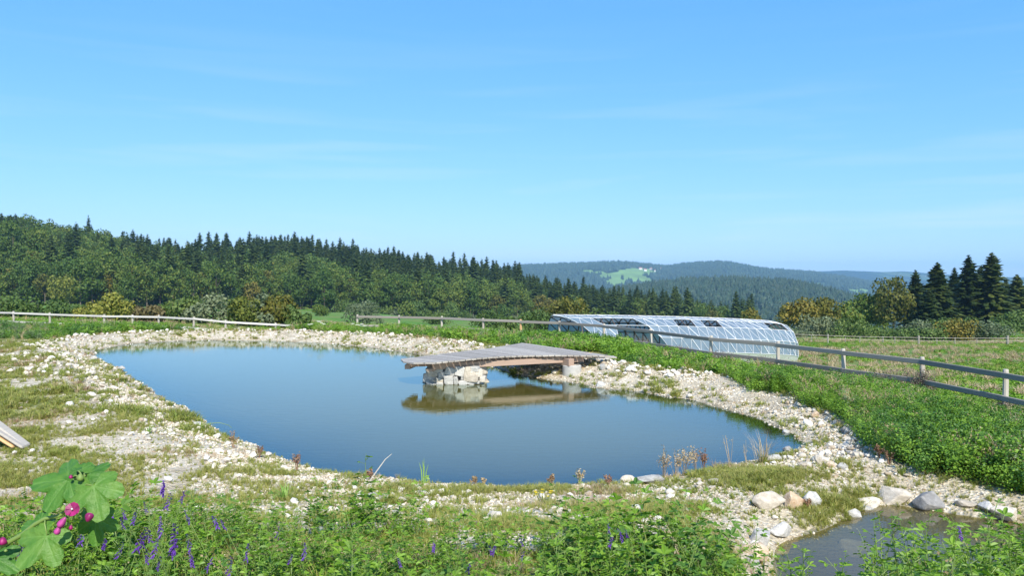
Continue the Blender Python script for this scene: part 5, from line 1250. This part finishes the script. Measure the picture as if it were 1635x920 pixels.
for i, (px, py, d, H, lb) in enumerate(SG):
    zt = EYE - (py - HY) / F * d; x = at(px, d); g = sprig_geo(900 + i, H, 15 + i % 4, .034 if i % 3 else .040, random.uniform(.05, .25), .0034)
    t = empty('lucerne_sprig', (x, d, zt - H)); tag(t, lb, 'plant')
    fv = [k for k, m_ in enumerate(g.m) if m_ == 0]; fs = [k for k, m_ in enumerate(g.m) if m_ == 1]
    for nm, sel, mt in (('foliage', fv, M['weed_dark'] if i % 4 == 2 else M['sprig']), ('stem', fs, M['stem'])):
        used = sorted({v for k in sel for v in g.f[k]}); mp_ = {v: j for j, v in enumerate(used)}
        V = [tuple(g.v[v]) for v in used]
        if nm == 'stem' and True:
            b = len(V); V += [(-.003, 0, -.5), (.003, 0, -.5), (.003, 0, .02), (-.003, 0, .02), (0, -.003, -.5), (0, .003, -.5), (0, .003, .02), (0, -.003, .02)]; ex = [(b, b+1, b+2, b+3), (b+4, b+5, b+6, b+7)]
        else: ex = []
        obj(nm, mesh_np(nm, np.array(V), [tuple(mp_[v] for v in g.f[k]) for k in sel] + ex, [mt]), t)
# mallow
def mallow_leaf(seed, R0, lobes=5, open_=2.62, droop=.22):
    """palmate blade: five pointed, toothed lobes round the petiole, folded along the veins"""
    r = random.Random(seed); V = [(0, 0, 0)]; vein = [1.0]; nA = 90; rings = (.14, .3, .45, .6, .75, .88, 1.0)
    lobl = [.72, .92, 1.08, .92, .72]
    for rg in rings:
        for k in range(nA + 1):
            f = k / nA; a = -open_ + 2 * open_ * f; ph = f * lobes; li = min(lobes - 1, int(ph)); u = abs(ph - li - .5) * 2      # 0 on a midrib, 1 in a notch
            edge = (1 - .34 * u ** 1.6) * (lobl[li] if u < .6 else lobl[li] * (1 - (u - .6) / .8) + .84 * (u - .6) / .8)
            tooth = 1 + .085 * (abs((ph * 5) % 1 - .5) - .25) * rg ** 4
            rr = R0 * rg * ((1 - rg ** 2) * .84 + rg ** 2 * edge * tooth)
            z = R0 * rg * (.10 * (u ** .8) - .06) - droop * R0 * rg * rg * (.7 + .3 * math.sin(li * 2.3 + seed)) + .012 * R0 * math.sin(rg * 26 + u * 5) * (.3 + u) + .05 * R0 * math.sin(a * 3 + seed) * rg + .022 * R0 * math.sin(a * 17 + rg * 9 + seed) * rg ** 2
            V.append((rr * math.sin(a), -rr * math.cos(a), z)); vn = max(0, 1 - u * 14 * (.25 + rg)); side = abs((rg * 6 + u * 1.6) % 1 - .5) * 2
            vein.append(max(vn, .45 * (side > .86) * (u < .75)))
    F_ = []; m_ = nA + 1
    for k in range(nA): F_.append((0, 1 + k, 2 + k))
    for j in range(len(rings) - 1):
        for k in range(nA): F_.append((1 + j * m_ + k, 1 + (j+1) * m_ + k, 2 + (j+1) * m_ + k, 2 + j * m_ + k))
    me = mesh_np('leaf', np.array(V), F_, [M['mallow']], smooth=True)
    me.attributes.new('vein', 'FLOAT', 'POINT').data.foreach_set('value', np.array(vein, np.float32)); return me
def mallow():
    D = 1.62; w = lambda px, py, d=D: Vector((at(px, d), d, EYE - (py - HY) / F * d))
    base = Vector((at(-60, 1.7), 1.75, 1.36)); t = empty('mallow_plant', base); tag(t, 'mallow plant with big lobed leaves and magenta flowers at the lower left corner', 'plant')
    def tube(name, pts, r0, r1, mat=M['stem']):
        g = Geo(); n_ = len(pts); g.tube([p - base for p in pts], [r0 + (r1 - r0) * i / (n_ - 1) for i in range(n_)], 7, 0); return obj(name, g.mesh(name, [mat], True), t)
    tube('stem', [base, w(-45, 905), w(0, 874), w(35, 855), w(56, 838), w(72, 829), w(96, 824), w(118, 806), w(130, 782), w(134, 765)], .006, .0026)
    LV = [((74, 857), 60, 205, .55, -.5), ((150, 777), 58, 165, .5, -.2), ((110, 766), 66, 268, .75, .2), ((138, 759), 40, 20, .85, .5), ((153, 830), 44, 178, .05, .9), ((62, 842), 38, 290, .75, .6), ((118, 768), 30, 200, .35, .1), ((-8, 893), 44, 120, .7, .2), ((122, 753), 15, 320, .9, .2)]
    for i, ((px, py), R0, ang, pitch, dy) in enumerate(LV):
        d = D + .05 * dy; c = w(px, py, d); me = mallow_leaf(i * 3 + 1, R0 / F * d * .90, 5)
        o = obj('leaf', me, t); o.location = c - base
        # blade plane: tilted between facing the lens and facing the sky; ang = where the middle lobe points (degrees clockwise from up)
        z = Vector((0.10 * math.sin(i * 2), -math.cos(pitch), math.sin(pitch) + .15)).normalized(); a = R_(ang)
        mid = Vector((math.sin(a), 0, math.cos(a))); y = -(mid - z * mid.dot(z)).normalized(); x = y.cross(z)
        mt = Matrix((x, y, z)).transposed().to_4x4(); mt.translation = c - base; o.matrix_local = mt
        j = min(((abs(px - a_) + abs(py - b_)), (a_, b_)) for a_, b_ in ((56, 838), (72, 829), (96, 824), (118, 806), (130, 782), (134, 765), (0, 874)))[1]
        tube('petiole', [w(*j), (w(*j) + c) / 2 + Vector((0, -.004, .008)), c + Vector((0, .002, 0))], .0018, .0012)
    def petal_flower(px, py, R0, tilt, name, mat, n_=5, cup=.5):
        c = w(px, py, D - .13); R0 = R0 * .92; f = empty(name, c - base); f.parent = t; f.rotation_euler = tilt
        for k in range(n_):
            V = [(0, 0, 0)]; a0 = 6.283 * k / n_
            for j in range(7):
                a = a0 - .78 + 1.56 * j / 6; rr = R0 * (1 - .16 * (abs(j - 3) / 3) ** 2 - (.07 if j == 3 else 0)); V.append((rr * math.cos(a) * .95, rr * math.sin(a) * .95, R0 * (cup - .14 * (j % 2) + .10 * math.sin(k * 2.1)) + R0 * .10 * (j - 3) / 3))
            for j in range(7):
                a = a0 - .66 + 1.32 * j / 6; V.append((R0 * .42 * math.cos(a), R0 * .42 * math.sin(a), R0 * cup * .30 + R0 * .05 * (j - 3) / 3))
            Fq = [(0, 8 + j, 9 + j) for j in range(6)] + [(8 + j, 1 + j, 2 + j, 9 + j) for j in range(6)]
            obj('petal', mesh_np('petal', np.array(V), Fq, [mat], smooth=True), f)
        g = Geo(); g.tube([Vector((0, 0, 0)), Vector((0, 0, R0 * .45)), Vector((0, 0, R0 * .6))], [R0 * .09, R0 * .13, R0 * .08], 6); obj('stamen', g.mesh('stamen', [M['whitef']], True), f)
        return f
    petal_flower(116, 815, .0155, (R_(62), R_(6), .2), 'flower', M['magenta'], cup=.38)
    def bud(px, py, r0, mat, L_=1.5, rot=(0, 0, 0), d=D - .01):
        bm = bmesh.new(); bmesh.ops.create_uvsphere(bm, u_segments=12, v_segments=8, radius=r0)
        for v in bm.verts: q = 1 + .18 * math.cos(5 * math.atan2(v.co.y, v.co.x)); v.co = Vector((v.co.x * q * (1 - .3 * v.co.z / r0), v.co.y * q * (1 - .3 * v.co.z / r0), v.co.z * L_))
        me = bpy.data.meshes.new('bud'); bm.to_mesh(me); bm.free(); me.materials.append(mat); me.polygons.foreach_set('use_smooth', [True] * len(me.polygons))
        o = obj('bud', me, t); o.location = w(px, py, d) - base; o.rotation_euler = rot
    bud(142, 827, .0068, M['magenta'], 1.3, (2.6, .2, 0), D - .08); bud(113, 762, .0035, M['magenta'], 1.2); bud(99, 835, .0062, M['pink'], 2.0, (0, .6, 0), D - .06); bud(92, 848, .0055, M['pink'], 1.6, (0, .4, 0), D - .06); bud(113, 843, .0035, M['magenta']); bud(4, 865, .0075, M['magenta'], 1.1); bud(9, 880, .003, M['stem'], 1)
    bud(101, 812, .006, M['stem'], 1.1); bud(128, 763, .006, M['stem'], 1.3)
mallow()

# shore plants: each a thing
def dry_weed(seed, H, n_, spread, mat, heads=14, hs=.012):
    r = random.Random(seed); g = Geo()
    for k in range(n_):
        a = r.uniform(0, 6.28); e = Vector((math.cos(a) * spread * r.random(), math.sin(a) * spread * r.random(), H * r.uniform(.6, 1))); m_ = e * .5 + Vector((r.uniform(-.02, .02), 0, .03)) * H
        g.tube([Vector((0, 0, -.02)), m_, e], [.0035, .0028, .0018], 3)
        for j in range(heads):
            t = r.uniform(.55, 1.02); c = (m_ + (e - m_) * ((t - .5) * 2)) + Vector((r.gauss(0, 1), r.gauss(0, 1), r.gauss(0, .7))) * H * .05
            g.quad(c, Vector((r.gauss(0, 1), r.gauss(0, 1), r.gauss(0, 1))).normalized() * hs * .6, Vector((r.gauss(0, 1), r.gauss(0, 1), r.gauss(0, 1))).normalized() * hs * .5)
    return g.mesh('stalks', [mat])
SPL = [(905,776,44,'dry','tall pale dry stalks at the water edge, left of the tan stone'),(880,778,20,'redweed','short reddish stalks left of the pale dry ones'),(925,776,30,'dry','short dry stalks beside the pale tall ones'),(953,770,52,'dry','single thin grass stalk against the water'),
       (1035,768,36,'redweed','pinkish weed in front of the long flat grey stone'),(1060,764,50,'dry','pale feathery dry weed at the near shore, left of the russet clump'),(1078,762,44,'dry','second feathery dry weed just left of the russet clump'),(1092,760,46,'dry','dry weed touching the russet clump'),
       (1112,756,44,'dry','russet clump of dry weed at the near shore'),(1124,754,40,'redweed','reddish weed on the right of the russet clump'),(1166,745,66,'dry','very thin tall grass stalks right of the russet clump'),(1192,742,40,'dry','thin stalks left of the grass clump by the pale stone'),
       (372,716,26,'redweed','small reddish weed against the water on the left shore'),(414,733,22,'redweed','small red weed, second along the left near shore'),(474,755,30,'redweed','branched reddish weed, third along the left near shore'),(592,768,18,'redweed','red weed at the foot of the pale stick'),
       (757,780,20,'dry','short brown stalks right of the reed'),(772,779,14,'dry','short grass stubble right of the brown stalks'),(972,782,22,'redweed','red weed left of the tan stone'),(1405,735,26,'redweed','dark red weed below the green bank at the right'),(1420,742,22,'redweed','second dark red weed below the green bank'),
       (1440,760,20,'grass','green tuft below the dark red weed'),(1290,816,18,'redweed','reddish weed behind the grey stone of the pool row'),(236,694,16,'grass','bright green rosette in the gravel on the left'),(130,610,14,'grass','grass clump on the left gravel flat'),(640,782,16,'grass','green tuft on the near bank'),(455,800,30,'grass','broad green tuft on the near bank, left of the middle')]
for i, (px, py, hp, mt, lb) in enumerate(SPL):
    p = ground(px, py); H = hp / F * p.y
    if mt == 'grass': me = tuft(950 + i, H, 30, H * .8, .012, M['reed'] if 'bright' in lb or 'broad' in lb else M['grass'])
    elif 'single' in lb or 'thin' in lb: me = dry_weed(950 + i, H, 3 if 'single' in lb else 5, H * .22, M[mt], 5, .010)
    else: me = dry_weed(950 + i, H, 9, H * .38, M[mt], 20, .016)
    o = obj('dry_weed' if mt != 'grass' else 'grass_tuft', me, loc=p); o.rotation_euler = (0, 0, random.uniform(0, 6)); tag(o, lb, 'plant' if mt != 'grass' else 'grass')
p = ground(676, 776); g = Geo()
for k, (dx, h_, bx) in enumerate(((0, .40, .01), (.012, .36, -.03), (-.014, .33, -.05), (.02, .30, .05), (.028, .22, .14), (-.006, .28, .02))):
    a = Vector((dx, .01 * k, -.05)); b = Vector((dx + bx * .3, .01 * k, h_ * .6)); c = Vector((dx + bx, .01 * k, h_ * (1 if bx < .1 else .72))); s_ = Vector((.007, .003, 0)); i_ = len(g.v)
    g.v += [a - s_, a + s_, b + s_ * .9, b - s_ * .9, c]; g.f += [(i_, i_+1, i_+2, i_+3), (i_+3, i_+2, i_+4)]; g.m += [0, 0]
tag(obj('reed', g.mesh('reed', [M['reed']]), loc=p), 'clump of fresh green reed blades standing at the near shore', 'plant')
p = ground(1218, 742); tag(obj('grass_clump', tuft(990, .55, 60, .34, .007, M['dry'], .3), loc=p), 'arching straw coloured grass clump at the right end of the pond', 'plant'); tag(obj('grass_clump', tuft(991, .2, 50, .14, .012, M['grass'], .3), loc=p + Vector((.02, -.03, 0))), 'green base of grass under the arching straw clump', 'plant')
p = ground(588, 771); g = Geo(); q = lambda px, py: Vector((at(px, p.y), p.y + (px - 588) * .004, EYE - (py - HY) / F * p.y)) - p
g.tube([q(588, 772), q(600, 755), q(608, 744), q(613, 737), q(623, 729)], [.009, .008, .007, .006, .003], 5); tag(obj('stick', g.mesh('stick', [M['post']]), loc=p), 'pale bent stick poking out over the water at the near shore', 'stick')
p = ground(345, 690); g = Geo(); q = lambda px, py: Vector((at(px, p.y), p.y + (px - 345) * .006, EYE - (py - HY) / F * p.y)) - p
g.tube([q(322, 681), q(332, 676), q(350, 676), q(362, 681), q(366, 686)], [.007, .006, .006, .005, .004], 4); tag(obj('twig', g.mesh('twig', [M['stem']]), loc=p), 'thin arching stem over the water on the left shore', 'stick')
# yellow and white flowers
def flowers(name, px, py, hp, n_, mat, label, spread=12, fs=.014, cat='plant'):
    p = ground(px, py); r = random.Random(px); t = empty(name, p); tag(t, label, cat); H = hp / F * p.y; gs = Geo()
    for k in range(n_):
        dx = r.uniform(-spread, spread) / F * p.y; dy = r.uniform(-.1, .1); h_ = H * r.uniform(.6, 1); c = Vector((dx, dy, h_))
        gs.tube([Vector((dx * .3, dy, 0)), c], [.003, .0018], 3); g = Geo()
        for j in range(6): a = j * 1.047; leaf6(g, c, Vector((math.cos(a), math.sin(a) - .3, .3)).normalized(), Vector((0, 0, 1)), fs, fs * .5)
        obj('flower', g.mesh('flower', [mat]), t)
    obj('stem', gs.mesh('stem', [M['stem']]), t); o = obj('foliage', tuft(px, H * .8, 50, spread * 1.4 / F * p.y, .007, M['grass']), t)
flowers('yellow_flowers', 868, 806, 24, 11, M['yellow'], 'clump with small yellow flowers in the near gravel bank', 14, .022)
flowers('white_flowers', 505, 532, 18, 7, M['whitef'], 'white umbels in the weeds above the far shore, left group', 12, .11)
flowers('white_flowers', 572, 535, 18, 8, M['whitef'], 'white umbels in the weeds above the far shore, right group', 12, .11)
flowers('white_flowers', 345, 526, 16, 5, M['whitef'], 'small pale flowers in front of the left fence bend', 9, .09)
# brown twiggy bushes tangled in the fences
def twig_bush(px, py, wpx, hpx, label, d=None):
    p = ground(px, py) if d is None else Vector((at(px, d), d, hz(at(px, d), d))); r = random.Random(px); g = Geo(); W_ = wpx / F * p.y / 2; H = hpx / F * p.y
    for k in range(150):
        x = r.uniform(-W_, W_); y = r.uniform(-.3, .3) * min(W_, .8); h_ = H * r.uniform(.4, 1) * (1 - .5 * (x / W_) ** 2); b = Vector((x + r.gauss(0, .12), y + r.gauss(0, .12), h_)); m_ = Vector((x + r.gauss(0, .06), y, h_ * .5))
        g.tube([Vector((x * .8, y, -.05)), m_, b], [.006, .005, .003], 3)
        for j in range(9): c = m_ + (b - m_) * r.uniform(-.6, 1.05) + Vector((r.gauss(0, .05), r.gauss(0, .05), r.gauss(0, .04))); g.quad(c, Vector((r.gauss(0, 1), r.gauss(0, 1), r.gauss(0, 1))).normalized() * .014, Vector((r.gauss(0, 1), r.gauss(0, 1), r.gauss(0, 1))).normalized() * .012, 1 if r.random() < .3 else 0)
    o = obj('twiggy_bush', g.mesh('twiggy_bush', [M['twig'], M['shrub_grey']]), loc=p); tag(o, label, 'bush')
for a in ((1010, 0, 70, 30, 'brown twiggy bush at the fence in front of the greenhouse opening', 35.2), (1150, 0, 60, 22, 'brown twiggy growth below the rail in front of the greenhouse middle', 28.6), (1220, 0, 70, 22, 'twiggy growth around the fence post before the greenhouse end', 27.0), (1085, 0, 40, 20, 'low brown twigs by the fence post left of the greenhouse middle', 30.8),
          (1432, 0, 90, 38, 'large brown tangle of twigs left of the second fence post from the right', 21.8), (1474, 0, 32, 44, 'twigs climbing the second fence post from the right', 20.7), (380, 0, 60, 18, 'grey brown dry bush at the end of the left fence', 44.6), (1605, 0, 40, 16, 'dry twigs at the foot of the rightmost fence post', 17.9), (1300, 0, 60, 12, 'low dry twigs under the rail right of the greenhouse', 24.6), (130, 0, 50, 16, 'dry brown weeds in front of the left fence', 45.9)):
    twig_bush(a[0], 0, a[2], a[3], a[4], a[5])
